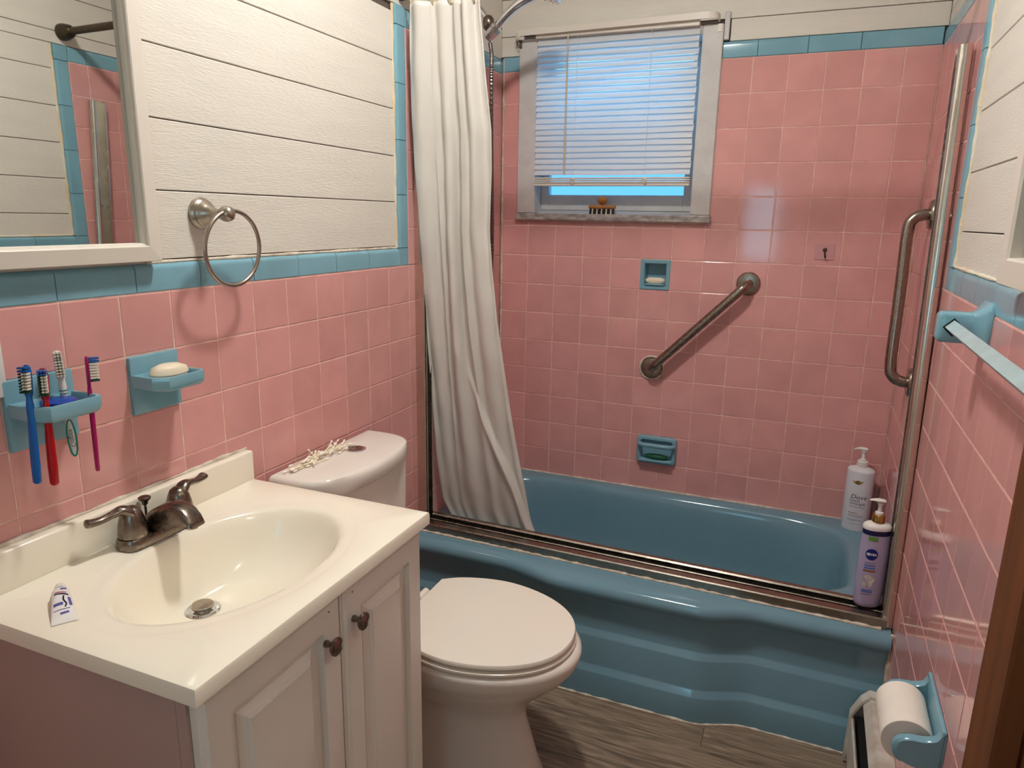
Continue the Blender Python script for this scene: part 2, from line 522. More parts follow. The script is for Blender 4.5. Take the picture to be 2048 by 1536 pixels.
# ---- back wall (window hole); local y = world x, local x = out into the room
WB = link('wall_back', None) if False else None
WX0, WX1, WZ0, WZ1 = 0.069, 0.783, 1.352, 1.985      # casing outer
HX0, HX1, HZ0, HZ1 = 0.118, 0.735, 1.378, 1.965      # opening in the wall
XE = W0 + 0.14
NH = (0.7722 - 2 * P + .004, 0.7722 - P - .004, 1.88 - 7 * P + .004, 1.88 - 6 * P - .004)      # soap niche recess
def panel_with_holes(x0, x1, y0, y1, z0, z1, holes):
    mb = MB()
    ys = sorted({y0, y1} | {h[0] for h in holes} | {h[1] for h in holes})
    zs = sorted({z0, z1} | {h[2] for h in holes if h[2] < z1} | {h[3] for h in holes if h[3] < z1})
    for a, b in zip(ys, ys[1:]):
        for c, d in zip(zs, zs[1:]):
            my, mz = (a + b) / 2, (c + d) / 2
            if any(h[0] < my < h[1] and h[2] < mz < h[3] for h in holes): continue
            mb.box(x0, x1, a, b, c, d)
    return mb
ZB = 1.88
HOLES = [(HX0, HX1, HZ0, HZ1), NH]
WB = STRUCT(OBJ('wall_back', panel_with_holes(-0.14, -0.016, -0.12, XE, 0, H, HOLES), gap, None, None, (0, D, 0), (0, 0, -PI / 2)))
OBJ('grout_bed', panel_with_holes(-0.016, -0.0011, 0, W0, 0, ZB, HOLES), grout, WB)
bc = [0.0] + [0.7722 + P * i for i in range(-6, 6)] + [W0 - .001]
for j in range(14):
    z1 = ZB - j * P; z0 = z1 - P
    for a, b in zip(bc, bc[1:]):
        if j == 6 and abs(a - (0.7722 - 2 * P)) < .01: continue
        if z1 > WZ0 + 0.02 and z0 > WZ0 - 0.08 and b > WX0 + .005 and a < WX1 - .005:
            # beside the window the tiles are cut
            if z0 < WZ0:
                put_tile(WB, a, b, z0, WZ0 - 0.002)
                zc = WZ0
            else: zc = z0
            if a < WX0 - .012: put_tile(WB, a, WX0 - .001, zc, z1)
            if b > WX1 + .012: put_tile(WB, WX1 + .001, b, zc, z1)
            continue
        put_tile(WB, a, b, z0, z1)
ln = [0.0, WX0 - .001]
put_cap(WB, 0.0, WX0 - .001, ZB)
xx = WX1 + 0.003
seg = [0.885 - .102 + .0, 0.895, 1.047, 1.199, W0 - .002]
xx = WX1 + .001
for e in (0.893, 1.044, 1.195, W0 - .002):
    put_cap(WB, xx, e, ZB); xx = e
bl = [ZB + 0.053, 2.001, 2.125, 2.25, 2.375, H]
for a, b in zip(bl, bl[1:]):
    if a < 2.0:
        for (s, e) in ((-.0088, WX0 + .01), (WX1 + .02, W0 + .009)):
            OBJ('plank', MB().box(-0.016, -0.0085, s, e, a + .0011, b - .0011, .0012, 1), plank_x, WB)
    else:
        OBJ('plank', MB().box(-0.016, -0.0085, -.0088, W0 + .009, a + .0011, b - .0011, .0012, 1), plank_x, WB)
bead('caulk', WB, [(0.0012, 0.012, 0.352), (0.0012, 1.405, 0.352)], 0.0042, white_caulk, .45, 120)
bead('caulk', WB, [(0.0008, 0.006, 0.36), (0.0008, 0.006, ZB + .04)], 0.0032, white_caulk, .5, 120)

# ---- right wall; local y runs from the back corner towards the camera
RW_ROT = PI - SK
WR = STRUCT(OBJ('wall_right', MB().box(-0.13, -0.016, -0.13, D - .735, 0, H), gap, None, None, (W0, D, 0), (0, 0, RW_ROT)))
EX = Vector((-math.sin(SK), -math.cos(SK), 0)); NX = Vector((-math.cos(SK), math.sin(SK), 0))
def RWP(y, z, out):            # world point on the right wall from world y
    s = (D - y) / math.cos(SK)
    return Vector((W0, D, z)) + EX * s + NX * out
JR = D - 1.897                 # alcove edge in local y
YD = D - 0.735                  # tiles end (door side)
OBJ('grout_bed', MB().box(-0.016, -0.0011, 0.0, YD, 0, ZT + .002).box(-0.016, -0.0011, 0, JR, ZT, ZA + .002), grout, WR)
rc = [0.0, 0.05] + [0.05 + P * k for k in range(1, 6)] + [JR - .055 if False else 0.6, JR]
rc = [0.0, 0.052, 0.1615, 0.271, 0.3805, 0.49, 0.5995, JR]
rest = [JR + P * k for k in range(0, 14)]
for j in range(12):
    z1 = ZT - j * P; z0 = max(0.002, z1 - P)
    if z1 < 0.01: break
    for a, b in list(zip(rc, rc[1:])) + list(zip(rest, rest[1:])):
        if a > YD - .02: continue
        b = min(b, YD)
        if a < JR - .1 and z1 < 0.36: continue
        put_tile(WR, a, b, z0, z1)
for j in range(6):
    for a, b in zip(rc, rc[1:]):
        put_tile(WR, a, b, ZT + j * P, ZT + (j + 1) * P)
yy = JR + 0.0535
put_tile(WR, JR, JR + 0.0535, ZT, ZT + 0.0525, blue, 'blue', 'trim_tile')
while yy < YD - 0.02:
    y1 = min(yy + 0.1515, YD); put_cap(WR, yy, y1, ZT); yy = y1
zz = ZT + 0.0525
while zz < ZA - 0.01:
    z1 = min(zz + 0.1515, ZA)
    if ZA - z1 < 0.03: z1 = ZA
    put_cap_v(WR, JR, zz, z1, 1); zz = z1
put_tile(WR, JR, JR + 0.052, ZA, ZA + 0.052, blue, 'blue', 'trim_tile')
yy = 0.0
while yy < JR - .02:
    y1 = min(yy + 0.151, JR); put_cap(WR, yy, y1, ZA); yy = y1
rl = [1.262] + [1.347 + 0.1235 * k for k in range(0, 5)]
for a, b in zip(rl, rl[1:]):
    OBJ('plank', MB().box(-0.016, -0.0085, JR + .052, D - .735, a + .0011, b - .0011, .0012, 1), plank_m, WR)
for a, b in zip([ZA + .053, 1.968, 2.09, 2.215, 2.34], [1.968, 2.09, 2.215, 2.34, H]):
    OBJ('plank', MB().box(-0.016, -0.0085, 0, D - .735, a + .0011, b - .0011, .0012, 1), plank_m, WR)
OBJ('plank', MB().box(-0.016, -0.0085, JR + .052, D - .735, 1.842, ZA + .052, .0012, 1), plank_m, WR)
bead('caulk', WR, [(-0.0075, JR + .057, ZT + .056), (-0.0075, JR + .057, ZA + .05)], 0.0052, caulk, .35, 170)
bead('caulk', WR, [(-0.0075, JR + .06, ZT + .0545), (-0.0075, D - 1.33, ZT + .0545)], 0.0036, caulk, .35, 120)
bead('caulk', WR, [(0.001, D - 1.835, 0.004), (0.001, D - 1.84, 0.35)], 0.005, white_caulk, .6, 40)

# ---- entrance: the near part of the right wall stands forward and holds the doorway to the hall
YE = 0.735                       # where the entrance wall meets the tiled wall
DX0, DX1 = 1.322, 1.45          # its two faces
OY0, OY1, OZ = -0.04, 0.67, 2.03 # door opening
mb = MB()
mb.box(DX0, DX1, OY1, YE, 0, H).box(DX0, DX1, -0.45, OY0, 0, H).box(DX0, DX1, OY0, OY1, OZ, H)
STRUCT(OBJ('wall_entrance', mb, plaster))
dr = STRUCT(link('door_1', None))
OBJ('casing', MB().box(DX0 - .022, DX0, OY1 - .012, YE, 0.001, OZ + .065, .003, 1), door_wood, dr)
OBJ('casing', MB().box(DX0 - .022, DX0, OY0 - .06, OY0 + .012, 0.001, OZ + .065, .003, 1), door_wood, dr)
OBJ('casing', MB().box(DX0 - .022, DX0, OY0 + .0125, OY1 - .0125, OZ - .012, OZ + .065, .003, 1), door_wood, dr)
OBJ('jamb_lining', MB().box(DX0, DX1, OY1 - .014, OY1, .001, OZ - .014), door_wood, dr)
OBJ('jamb_lining', MB().box(DX0, DX1, OY0, OY0 + .014, .001, OZ - .014), door_wood, dr)
OBJ('jamb_lining', MB().box(DX0, DX1, OY0, OY1, OZ - .014, OZ), door_wood, dr)
mb = MB()
RWX0, RWX1, RWZ0, RWZ1 = .68, .90, 1.09, 1.60
mb.box(-.12, RWX0, -.45, -.35, 0, H).box(RWX1, DX0, -.45, -.35, 0, H).box(RWX0, RWX1, -.45, -.35, 0, RWZ0).box(RWX0, RWX1, -.45, -.35, RWZ1, H)
STRUCT(OBJ('wall_rear', mb, plaster))
w2 = STRUCT(link('window_2', None))
OBJ('window_frame', MB().box(RWX0 - .04, RWX0, -.35, -.335, RWZ0 - .04, RWZ1 + .04).box(RWX1, RWX1 + .04, -.35, -.335, RWZ0 - .04, RWZ1 + .04)
    .box(RWX0, RWX1, -.35, -.335, RWZ0 - .04, RWZ0).box(RWX0, RWX1, -.35, -.335, RWZ1, RWZ1 + .04), win_paint, w2)
HX1_ = 2.75
STRUCT(OBJ('wall_hall_far', MB().box(HX1_, HX1_ + .1, -0.9, 1.6, 0, H), plaster))
STRUCT(OBJ('wall_hall_left', MB().box(1.56, HX1_, 1.5, 1.6, 0, H), plaster))
STRUCT(OBJ('wall_hall_right', MB().box(DX1, HX1_, -0.9, -0.8, 0, H), plaster))
STRUCT(OBJ('wall_hall_near', MB().box(DX1 - .05, DX1, -0.9, -.45, 0, H), plaster))

# ================================================================ ceiling lamp
lt = THING('ceiling_lamp', 'round opal glass flush ceiling lamp over the bathroom floor', 'lamp', LAMP_AT)
OBJ('lamp_base', MB().lathe([(0.0, 0), (0.092, 0), (0.096, -0.012), (0.092, -0.025), (0.0, -0.025)], 40), nickel, lt, 35)
OBJ('lamp_shade', MB().lathe([(0.085, -0.0255), (0.084, -0.031), (0.078, -0.036), (0.06, -0.0395), (0.03, -0.041), (0.002, -0.0415)], 40), glow, lt, 60)

hl = THING('ceiling_lamp', 'round opal glass ceiling lamp in the hall outside the doorway', 'lamp', (2.13, 0.12, H))
for ch in list(lt.children):
    c_ = ch.copy(); COL.objects.link(c_); c_.parent = hl
    if c_.name.startswith('lamp_shade'):
        c_.data = ch.data.copy(); c_.data.materials[0] = hall_glow

# ================================================================ window
wn = STRUCT(link('window_1', None, None, (0, D, 0), (0, 0, -PI / 2)))      # local x out into room, local y = world x
def part(name, mb, mat, parent, smooth=None): return OBJ(name, mb, mat, parent, smooth)
part('casing', MB().box(-0.016, 0.010, WX0, 0.141, 1.378, 1.985, .003, 1), win_paint, wn)
part('casing', MB().box(-0.016, 0.010, 0.716, WX1, 1.378, 1.985, .003, 1), win_paint, wn)
part('casing', MB().box(-0.016, 0.0105, 0.141, 0.716, 1.955, 1.985, .003, 1), win_paint, wn)
part('window_sill', MB().box(-0.02, 0.022, WX0 - .002, WX1 + .004, 1.354, 1.378, .003, 2), marble, wn)
part('sill_board', MB().add([(-0.016, .1411, 1.3785), (-0.016, .7159, 1.3785), (-0.11, .7159, 1.404), (-0.11, .1411, 1.404), (-0.016, .1411, 1.366), (-0.016, .7159, 1.366), (-0.11, .7159, 1.366), (-0.11, .1411, 1.366)],
     [(0, 1, 2, 3), (4, 7, 6, 5), (0, 4, 5, 1), (2, 6, 7, 3), (1, 5, 6, 2), (0, 3, 7, 4)]), win_paint, wn)
for (a, b) in ((0.135, 0.1415), (0.7155, 0.722)):
    part('side_jamb', MB().box(-0.12, -0.0165, a, b, 1.378, 1.965), win_paint, wn)
part('head_jamb', MB().box(-0.12, -0.0165, .1415, .7155, 1.955, 1.965), win_paint, wn)
sash = part('sash', MB().box(-0.085, -0.055, .142, .174, 1.391, 1.69, .002, 1).box(-0.085, -0.055, .680, .715, 1.391, 1.69, .002, 1)
            .box(-0.085, -0.055, .1741, .6799, 1.391, 1.447, .002, 1).box(-0.085, -0.055, .1741, .6799, 1.655, 1.69, .002, 1), win_paint, wn)
part('pane', MB().box(-0.072, -0.068, .1742, .6798, 1.4472, 1.6548), glass_low, sash)
sash = part('sash', MB().box(-0.118, -0.088, .142, .174, 1.66, 1.954, .002, 1).box(-0.118, -0.088, .680, .715, 1.66, 1.954, .002, 1)
            .box(-0.118, -0.088, .1741, .6799, 1.66, 1.695, .002, 1).box(-0.118, -0.088, .1741, .6799, 1.925, 1.954, .002, 1), win_paint, wn)
part('pane', MB().box(-0.105, -0.101, .1742, .6798, 1.6952, 1.9248), glass_m, sash)
part('trim_strip', MB().box(-0.009, 0.006, WX1 + .001, WX1 + .017, 1.936, 2.022, .002, 1), win_paint, wn)

def on_back(o): o.rotation_euler = (0, 0, -PI / 2); return o
# blind
bl_ = on_back(THING('window_blind', 'white slatted venetian blind lowered over the small window', 'blind', (0, D, 0)))
part('headrail', MB().box(0.011, 0.034, .140, .708, 1.979, 2.003, .0015, 1), frame_white, bl_)
BZ0, BZ1 = 1.512, 1.972
NS = 23
for i in range(NS):
    z = BZ1 - (BZ1 - BZ0) * (i + .3) / NS
    lft = .1445 + .001 * math.sin(i * 1.7); rgt = .7095 + .0012 * math.cos(i * 2.1)
    tilt = math.radians(60 if i < 13 else 66)
    def sf(u, v, z=z, l=lft, r=rgt, t=tilt, i=i):
        s = (v - .5) * 0.0255
        cv = 0.0022 * (1 - (2 * v - 1) ** 2)
        sag = 0.0012 * math.sin(PI * u) + 0.0006 * math.sin(9 * u + i)
        return (0.021 + s * math.cos(t) + cv * math.sin(t), l + (r - l) * u, z - s * math.sin(t) + cv * math.cos(t) - sag)
    part('slat', MB().grid(sf, 12, 4), slat_m, bl_, 60)
part('bottom_rail', MB().box(0.012, 0.031, .1455, .7105, 1.4755, 1.4855, .0015, 1), frame_white, bl_)
for q in range(3):
    part('gathered_slat', MB().box(0.010, 0.033, .1455, .7105, 1.4862 + q * .0072, 1.4912 + q * .0072, .001, 1), frame_white, bl_)
for xx in (0.296, 0.555):
    part('ladder_cord', MB().tube([(0.0345, xx, 1.98), (0.0335, xx, 1.75), (0.0335, xx, 1.5)], 0.0007, 6), white_pl, bl_)
    knot = []
    part('cord_knot', MB().tube([(0.034 + .003 * math.sin(t * 1.9), xx + .008 * math.sin(t * 2.3 + xx * 9), 1.492 + .010 * math.sin(t * 3.1)) for t in [k * .35 for k in range(22)]], 0.0011, 6), frame_white, bl_, 60)
part('tilt_wand', MB().tube([(0.038, .262, 1.985), (0.041, .263, 1.75), (0.042, .264, 1.518)], [.0028, .0034, .0036], 8), MAT('clear_yellowed_wand', (206, 190, 170), 0.25), bl_, 60)

# flat white curtain rod over the window
cr_ = on_back(THING('sash_rod', 'flat white curved-end curtain rod above the window blind', 'curtain rod', (0, D, 0)))
pth = [(0.0105, .062, 1.985), (0.030, .064, 1.988), (0.045, .080, 1.991)] + [(0.046, x, 1.998 + .010 * (x - .1)) for x in (.1, .3, .5, .7)] + [(0.044, .748, 2.004), (0.034, .764, 2.003), (0.012, .768, 1.999)]
rings = []
PV = catmull(pth, 5, False)
for i, p in enumerate(PV):
    t = (PV[min(i + 1, len(PV) - 1)] - PV[max(i - 1, 0)]).normalized()
    nn = Vector((t.y, -t.x, 0)).normalized() * 0.002
    rings.append([p + nn + Vector((0, 0, -.010)), p + nn + Vector((0, 0, .010)), p - nn + Vector((0, 0, .010)), p - nn + Vector((0, 0, -.010))])
part('rod', MB().loft(rings), frame_white, cr_, 30)
part('bracket', MB().box(0.0102, 0.013, .0705, .080, 1.955, 1.983).tube([(0.012, .071, 1.984), (0.026, .066, 1.972), (0.020, .069, 1.957)], 0.002, 6), dark_nickel, cr_)
part('bracket', MB().box(0.0102, 0.013, .765, .777, 1.96, 1.984), frame_white, cr_)

# nail brush on the sill
nb = on_back(THING('nail_brush', 'small wooden scrub brush with round knob on the marble window sill', 'brush', (-0.0, D + 0.0, 1.3785)))
nb.location = (0.402, D - 0.004, 1.3785); nb.rotation_euler = (0, 0, 0.12)
part('brush_head', MB().box(-0.048, 0.048, -0.0165, 0.0165, 0.0185, 0.032, .004, 3), wood, nb, 40)
part('knob', MB().lathe([(0.006, .031), (0.008, .035), (0.016, .040), (0.0195, .048), (0.018, .056), (0.011, .062), (0.002, .064)], 20), wood, nb, 60)
mb = MB(); k = 0
for ix in range(11):
    for iy in range(3):
        mb.cur = (ix + iy) % 2
        x = -0.042 + ix * .0084; yq = -0.011 + iy * .011
        mb.lathe([(0.0022, .019), (0.0035, 0.0)], 6, (x, yq, 0))
part('bristles', mb, [bristle_dark, bristle_pale], nb)

# ================================================================ bathtub
tb = THING('bathtub', 'blue enamel alcove bathtub with stepped bulging front apron', 'bathtub', (0, 0, 0))
def nose(x):
    return 1.820 - 0.046 * smoothstep(0.33, 0.55, x) * (1 - smoothstep(0.93, 1.09, x))
N = 160
TX0, TX1, TYB = 0.0025, 1.402, 2.5685
def outer(a):
    cx, cy = 0.69, 2.19
    c, s = math.cos(a), math.sin(a)
    best = 1e9
    if c > 1e-9: best = min(best, (TX1 - cx) / c)
    if c < -1e-9: best = min(best, (TX0 - cx) / c)
    if s > 1e-9: best = min(best, (TYB - cy) / s)
    if s < -1e-9:
        y = 1.85
        best = min(best, (y - cy) / s)
    return cx + best * c, cy + best * s
def inner(a, ins, n=5.0, x0=0.05, x1=1.338, y0=1.972, y1=2.536):
    cx, cy = (x0 + x1) / 2, (y0 + y1) / 2
    rx, ry = (x1 - x0) / 2 - ins, (y1 - y0) / 2 - ins
    cx0, cy0 = 0.69, 2.19
    c, s = math.cos(a), math.sin(a)
    lo, hi = 0, 2
    for _ in range(40):
        md = (lo + hi) / 2
        px_, py_ = cx0 + md * c - cx, cy0 + md * s - cy
        if abs(px_ / rx) ** n + abs(py_ / ry) ** n < 1: lo = md
        else: hi = md
    return cx0 + lo * c, cy0 + lo * s
angs = sorted([2 * PI * i / N for i in range(N)] + [math.atan2(b - 2.19, a - 0.69) % (2 * PI) for a in (TX0, TX1) for b in (TYB, 1.85)])
rings = []
rings.append([(*outer(a), 0.30) for a in angs])
rings.append([(*outer(a), 0.352) for a in angs])
for ins, z in ((0.0, 0.352), (0.004, 0.3515), (0.012, 0.347), (0.019, 0.337), (0.025, 0.32), (0.032, 0.27), (0.045, 0.17), (0.06, 0.11), (0.085, 0.075), (0.13, 0.058), (0.2, 0.054)):
    rings.append([(*inner(a, ins, 5.0 if ins < .03 else 4.2), z) for a in angs])
OBJ('basin', MB().loft(rings, True, False, True), tub_m, tb, 50)
prof = [(0.080, 0.352), (0.05, 0.352), (0.028, 0.351), (0.014, 0.347), (0.005, 0.339), (0.0, 0.328), (0.001, 0.317), (0.008, 0.307), (0.018, 0.300), (0.023, 0.29),
        (0.022, 0.203), (0.0205, 0.199), (0.008, 0.187), (0.006, 0.183), (0.005, 0.097), (0.0035, 0.093), (-0.009, 0.081), (-0.011, 0.077), (-0.011, 0.001)]
NX_ = 140
def apf(u, v):
    k = v * (len(prof) - 1); i = min(int(round(k)), len(prof) - 1)
    o, z = prof[i]
    x = TX0 + (TX1 - TX0) * u
    if i == 0: return (x, 1.8505, z)
    return (x, min(nose(x) + o, 1.8503), z)
OBJ('apron', MB().grid(apf, NX_, len(prof) - 1), tub_m, tb, 34)
OBJ('drain_plate', MB().lathe([(0.03, 0.0), (0.032, 0.003), (0.02, 0.005), (0.001, 0.005)], 20, (0.25, 2.25, 0.054)), chrome, tb, 50)
pth = [(x, nose(x) - 0.013, 0.0015) for x in [0.01 + 1.39 * i / 90 for i in range(91)]]
OBJ('caulk_bead', MB().tube(pth, [0.0035 * (1 + RND.uniform(-.5, .5)) for _ in pth], 6), white_caulk, tb, 60)

# ---- sliding door frame left on the tub rim
sd = THING('shower_door_frame', 'worn aluminium shower door track and upright jambs on the tub rim', 'door frame', (0.0, 1.931, 0.3525), -0.0225)
XT = 1.392
tp = [(-0.046, 0.0), (-0.046, 0.026), (-0.043, 0.029), (-0.022, 0.031), (-0.019, 0.029), (-0.019, 0.010), (-0.008, 0.010), (-0.008, 0.027), (-0.005, 0.029), (-0.002, 0.027), (-0.002, 0.010), (0.022, 0.010),
      (0.022, 0.030), (0.026, 0.034), (0.040, 0.034), (0.044, 0.030), (0.044, 0.0)]
mb = MB(); mb.extrude(tp, 0.012, XT, 'x')
OBJ('track', mb, alu_dirty, sd, 30)
OBJ('track_groove', MB().box(0.012, XT, -0.0188, -0.0082, 0.0102, 0.0125).box(0.012, XT, -0.0018, 0.0218, 0.0102, 0.0125), black, sd)
pth = [(x, -0.0475, 0.0012) for x in [0.02 + 1.36 * i / 120 for i in range(121)]]
OBJ('caulk_bead', MB().tube(pth, [0.0042 * (1 + RND.uniform(-.45, .45)) for _ in pth], 6), white_caulk, sd, 60)
# jambs: U channel, left one against the tile, right one leaning off the wall towards the top
def channel(d):   # profile (x,y), opening towards +x
    return [(0, -.024), (d, -.024), (d, -.019), (.005, -.019), (.005, -.003), (d * .8, -.003), (d * .8, .003), (.005, .003), (.005, .019), (d, .019), (d, .024), (0, .024)]
HJ = 1.44; HJR = 1.40
OBJ('jamb', MB().extrude([(0.001 + x, y) for x, y in channel(.030)], 0.0005, HJ, 'z'), alu, sd, 30)
jr = MB()
pr = [(-x, y) for x, y in channel(.026)]
rr_ = 0.012
roundp = [(-.029 + .014 - .014 * math.cos(a), -.024 - .011 * math.sin(a)) for a in [PI * k / 10 for k in range(11)]]
pr = [(0, .024), (-.029, .024), (-.029, .019), (-.005, .019), (-.005, -.019), (-.029, -.019), (-.029, -.024)] + roundp[1:-1] + [(0, -.024)]
jr.loft([[(XT + .017 + x, y, 0.0005) for x, y in pr], [(XT + .008 + x, y + 0.080, HJR) for x, y in pr]])
OBJ('jamb', jr, alu, sd, 40)

# ================================================================ shower curtain and rod
cu = THING('shower_curtain', 'white vinyl shower curtain bunched beside the wall and tucked into the tub', 'curtain', (0, 0, 0))
LT = [(0.318, .085), (0.33, .075), (.418, .036), (.6, .024), (.777, .021), (.945, .019), (1.106, .021), (1.334, .019), (1.506, .012), (1.616, .010), (1.748, .012), (1.923, .022)]
RTb = [(0.318, .43), (0.336, .412), (.36, .368), (.404, .354), (.509, .338), (.644, .315), (.777, .297), (.937, .280), (1.06, .267), (1.209, .256), (1.324, .251), (1.49, .262), (1.595, .264), (1.735, .253), (1.917, .243)]
RIDGES = [(.05, .03, .045, -.020), (.17, .12, .060, -.034), (.33, .24, .050, -.020), (.48, .40, .065, -.036), (.66, .62, .055, -.024), (.82, .80, .065, -.034), (.97, .97, .045, -.018)]
def curt(u, v):
    zt = 1.925; zb = 0.335
    z = zt + (zb - zt) * v
    l = lerp_table(LT, z); r = lerp_table(RTb, z)
    yc = 1.85 + 0.15 * min(1.05, max(0, (1.93 - z) / 1.55)) + .012
    x = l + (r - l) * u
    y = yc
    flat = smoothstep(.52, .92, v)
    for i, (a, b, wd, am) in enumerate(RIDGES):
        c = a + (b - a) * v + .012 * math.sin(6 * v + i * 2.1)
        k = (u - c) / (wd * (1 + .35 * math.sin(4 * v + i)))
        g = math.exp(-k * k)
        if c < .55: g *= 1 - .8 * flat
        else: g *= 1 - .35 * flat
        y += am * g * (.75 + .25 * math.sin(3 * v + 1.7 * i))
        x += .010 * k * math.exp(-k * k) * (1 - .6 * flat) * (1 if i % 2 else -1)
    # diagonal fold: the left pane sweeps over towards the lower right corner
    cr = .30 + .62 * smoothstep(.45, 1.0, v)
    dd = u - cr
    y += flat * (.016 * smoothstep(0, .07, dd) - .012 * math.exp(-(dd / .03) ** 2))
    x += flat * .008 * math.exp(-(dd / .05) ** 2)
    y += .003 * math.sin(17 * u + 5 * v) * math.sin(9 * v + 2 * u) + .0012 * math.sin(60 * v + 13 * u) * math.sin(31 * u)
    edge = smoothstep(.85, 1.0, v)
    if z < .46:
        lim = 1.9795 + .018 * (1 - smoothstep(.335, .375, z)) - .01 * smoothstep(.39, .46, z)
        if y + edge * .008 < lim: y = lim - edge * .008 + .1 * (y + edge * .008 - lim)
    return (max(x, 0.006), y + edge * .008, z - 0.015 * edge * (u - .35))
o = OBJ('curtain_sheet', MB().grid(curt, 200, 130), vinyl, cu, 180, recalc=False)
md = o.modifiers.new('thickness', 'SOLIDIFY'); md.thickness = 0.0012
rd = THING('shower_rod', 'dark bronze shower curtain rod spanning the tub alcove', 'curtain rod', (0, 1.862, 1.968))
OBJ('rod', MB().tube([(0.02, 0, 0), (0.7, 0, 0), (1.392, 0.03, 0)], 0.0125, 16), bronze, rd, 60)
OBJ('end_cap', MB().lathe([(0.028, 0.0005), (0.028, .012), (0.022, .035), (0.016, .05), (.013, .052)], 24, (-0.008, 0, 0), 'x'), bronze, rd, 40)
OBJ('end_cap', MB().lathe([(0.028, 1.411), (0.028, 1.398), (0.022, 1.372), (0.016, 1.36), (.013, 1.358)], 24, (0.001, 0.03, 0), 'x'), bronze, rd, 40)
hookm = MAT('yellowed_plastic_hook', (214, 200, 158), 0.35)
for i in range(7):
    xk = 0.035 + i * .031
    y_ = 1.862 + .004 * math.sin(i * 3)
    ho = OBJ('hook_ring', MB().tube([(xk + .008 * math.sin(i * 2.) * math.cos(a), 1.862 + .020 * math.cos(a), 1.958 + .030 * math.sin(a) - .012) for a in [2 * PI * k / 20 for k in range(20)]], 0.0022, 8, closed=True), hookm, cu, 60)

# ================================================================ hand shower
sh = THING('hand_shower', 'chrome hand shower on its wall arm beside the window', 'shower head', (0.0, 2.25, 0.0))
HX, HZ = 0.100, 1.937
OBJ('wall_flange', MB().lathe([(0.03, 0.001), (0.028, .006), (0.012, .012), (0.0, .012)], 20, (0, 0, 2.03), 'x'), chrome, sh, 50)
OBJ('shower_arm', MB().tube(catmull([(0.005, 0, 2.03), (0.035, 0, 2.026), (0.065, 0, 2.0), (0.085, 0, 1.972)], 5, False), 0.009, 12), chrome, sh, 60)
OBJ('swivel_ball', MB().lathe([(0.010, -.022), (.017, -.014), (.019, 0), (.017, .014), (.010, .022)], 16, (0.086, 0, 1.966)), dark_nickel, sh, 50)
mb = MB()
mb.lathe([(0.012, -.026), (.017, -.024), (.019, 0), (.020, .022), (.014, .026)], 8)
mb.xf(Matrix.Translation((HX, 0, HZ)) @ Matrix.Rotation(math.radians(48), 4, 'Y'))
OBJ('holder', mb, chrome, sh, 30)
hp = catmull([(0.088, 0, 1.915), (0.104, 0, 1.938), (0.135, 0, 1.973), (0.180, 0, 2.008), (0.225, 0, 2.028), (0.262, 0, 2.038)], 6, False)
OBJ('handle', MB().tube(hp, [0.011 + .005 * smoothstep(0, 1, i / len(hp)) for i in range(len(hp))], 12), chrome, sh, 60)
mb = MB()
mb.lathe([(0.002, .030), (0.022, .026), (0.042, .012), (0.046, 0.0), (0.044, -.006), (.040, -.008), (0.002, -.008)], 28)
for q in range(18):
    a = q * 2.4; r = .009 * math.sqrt(q)
    mb.lathe([(.0022, -.0082), (.0014, -.011)], 6, (r * math.cos(a), r * math.sin(a), 0))
mb.xf(Matrix.Translation((0.287, 0, 2.026)) @ Matrix.Rotation(math.radians(20), 4, 'Y'))
OBJ('spray_head', mb, chrome, sh, 45)
hose = []
hrad = []
ctrl = catmull([(0.092, 0, 1.908), (0.098, .0, 1.87), (0.100, -.004, 1.8), (0.101, 0, 1.6), (0.103, .004, 1.42), (0.104, .006, 1.25), (0.095, .008, 1.10), (0.072, .01, 1.02), (.05, .012, 1.05), (.036, .012, 1.2), (.030, .01, 1.5)], 40, False)
for i, p in enumerate(ctrl):
    hose.append(p); hrad.append(0.0068 if i % 3 else 0.0056)
OBJ('hose', MB().tube(hose, hrad, 8), MAT('ribbed_steel_hose', (120, 112, 106), .3, 1.0), sh, 30)

# ================================================================ grab bars
def flange(mb, at, axis_m):
    s = len(mb.v)
    mb.lathe([(0.040, 0.0005), (0.040, .004), (0.036, .009), (0.026, .011), (0.0, .011)], 28, (0, 0, 0), 'x')
    mb.xf(Matrix.Translation(at) @ axis_m, s); return mb
gb = on_back(THING('grab_bar', 'diagonal stainless grab bar across the pink window wall', 'grab bar', (0, D, 0)))
A = Vector((0, 0.617, 0.827)); B = Vector((0, 0.931, 1.153)); dv = (B - A).normalized()
o48 = Vector((0.048, 0, 0))
path = catmull([A + Vector((.004, 0, 0)), A + Vector((.025, 0, 0)), A + o48 * .85 + dv * .014, A + o48 + dv * .045, A + o48 + dv * .2, B + o48 - dv * .2, B + o48 - dv * .045, B + o48 * .85 - dv * .014, B + Vector((.025, 0, 0)), B + Vector((.004, 0, 0))], 6, False)
OBJ('bar', MB().tube(path, 0.0155, 18), steel, gb, 60)
OBJ('flange', flange(MB(), A, Matrix()), steel, gb, 40)
OBJ('flange', flange(MB(), B, Matrix()), steel, gb, 40)
OBJ('caulk', MB().tube([A + Vector((.0015, .043 * math.cos(a), .043 * math.sin(a))) for a in [2 * PI * k / 30 for k in range(30)]], [0.004 * (1 + RND.uniform(-.5, .5)) for _ in range(30)], 6, closed=True), white_caulk, gb, 60)

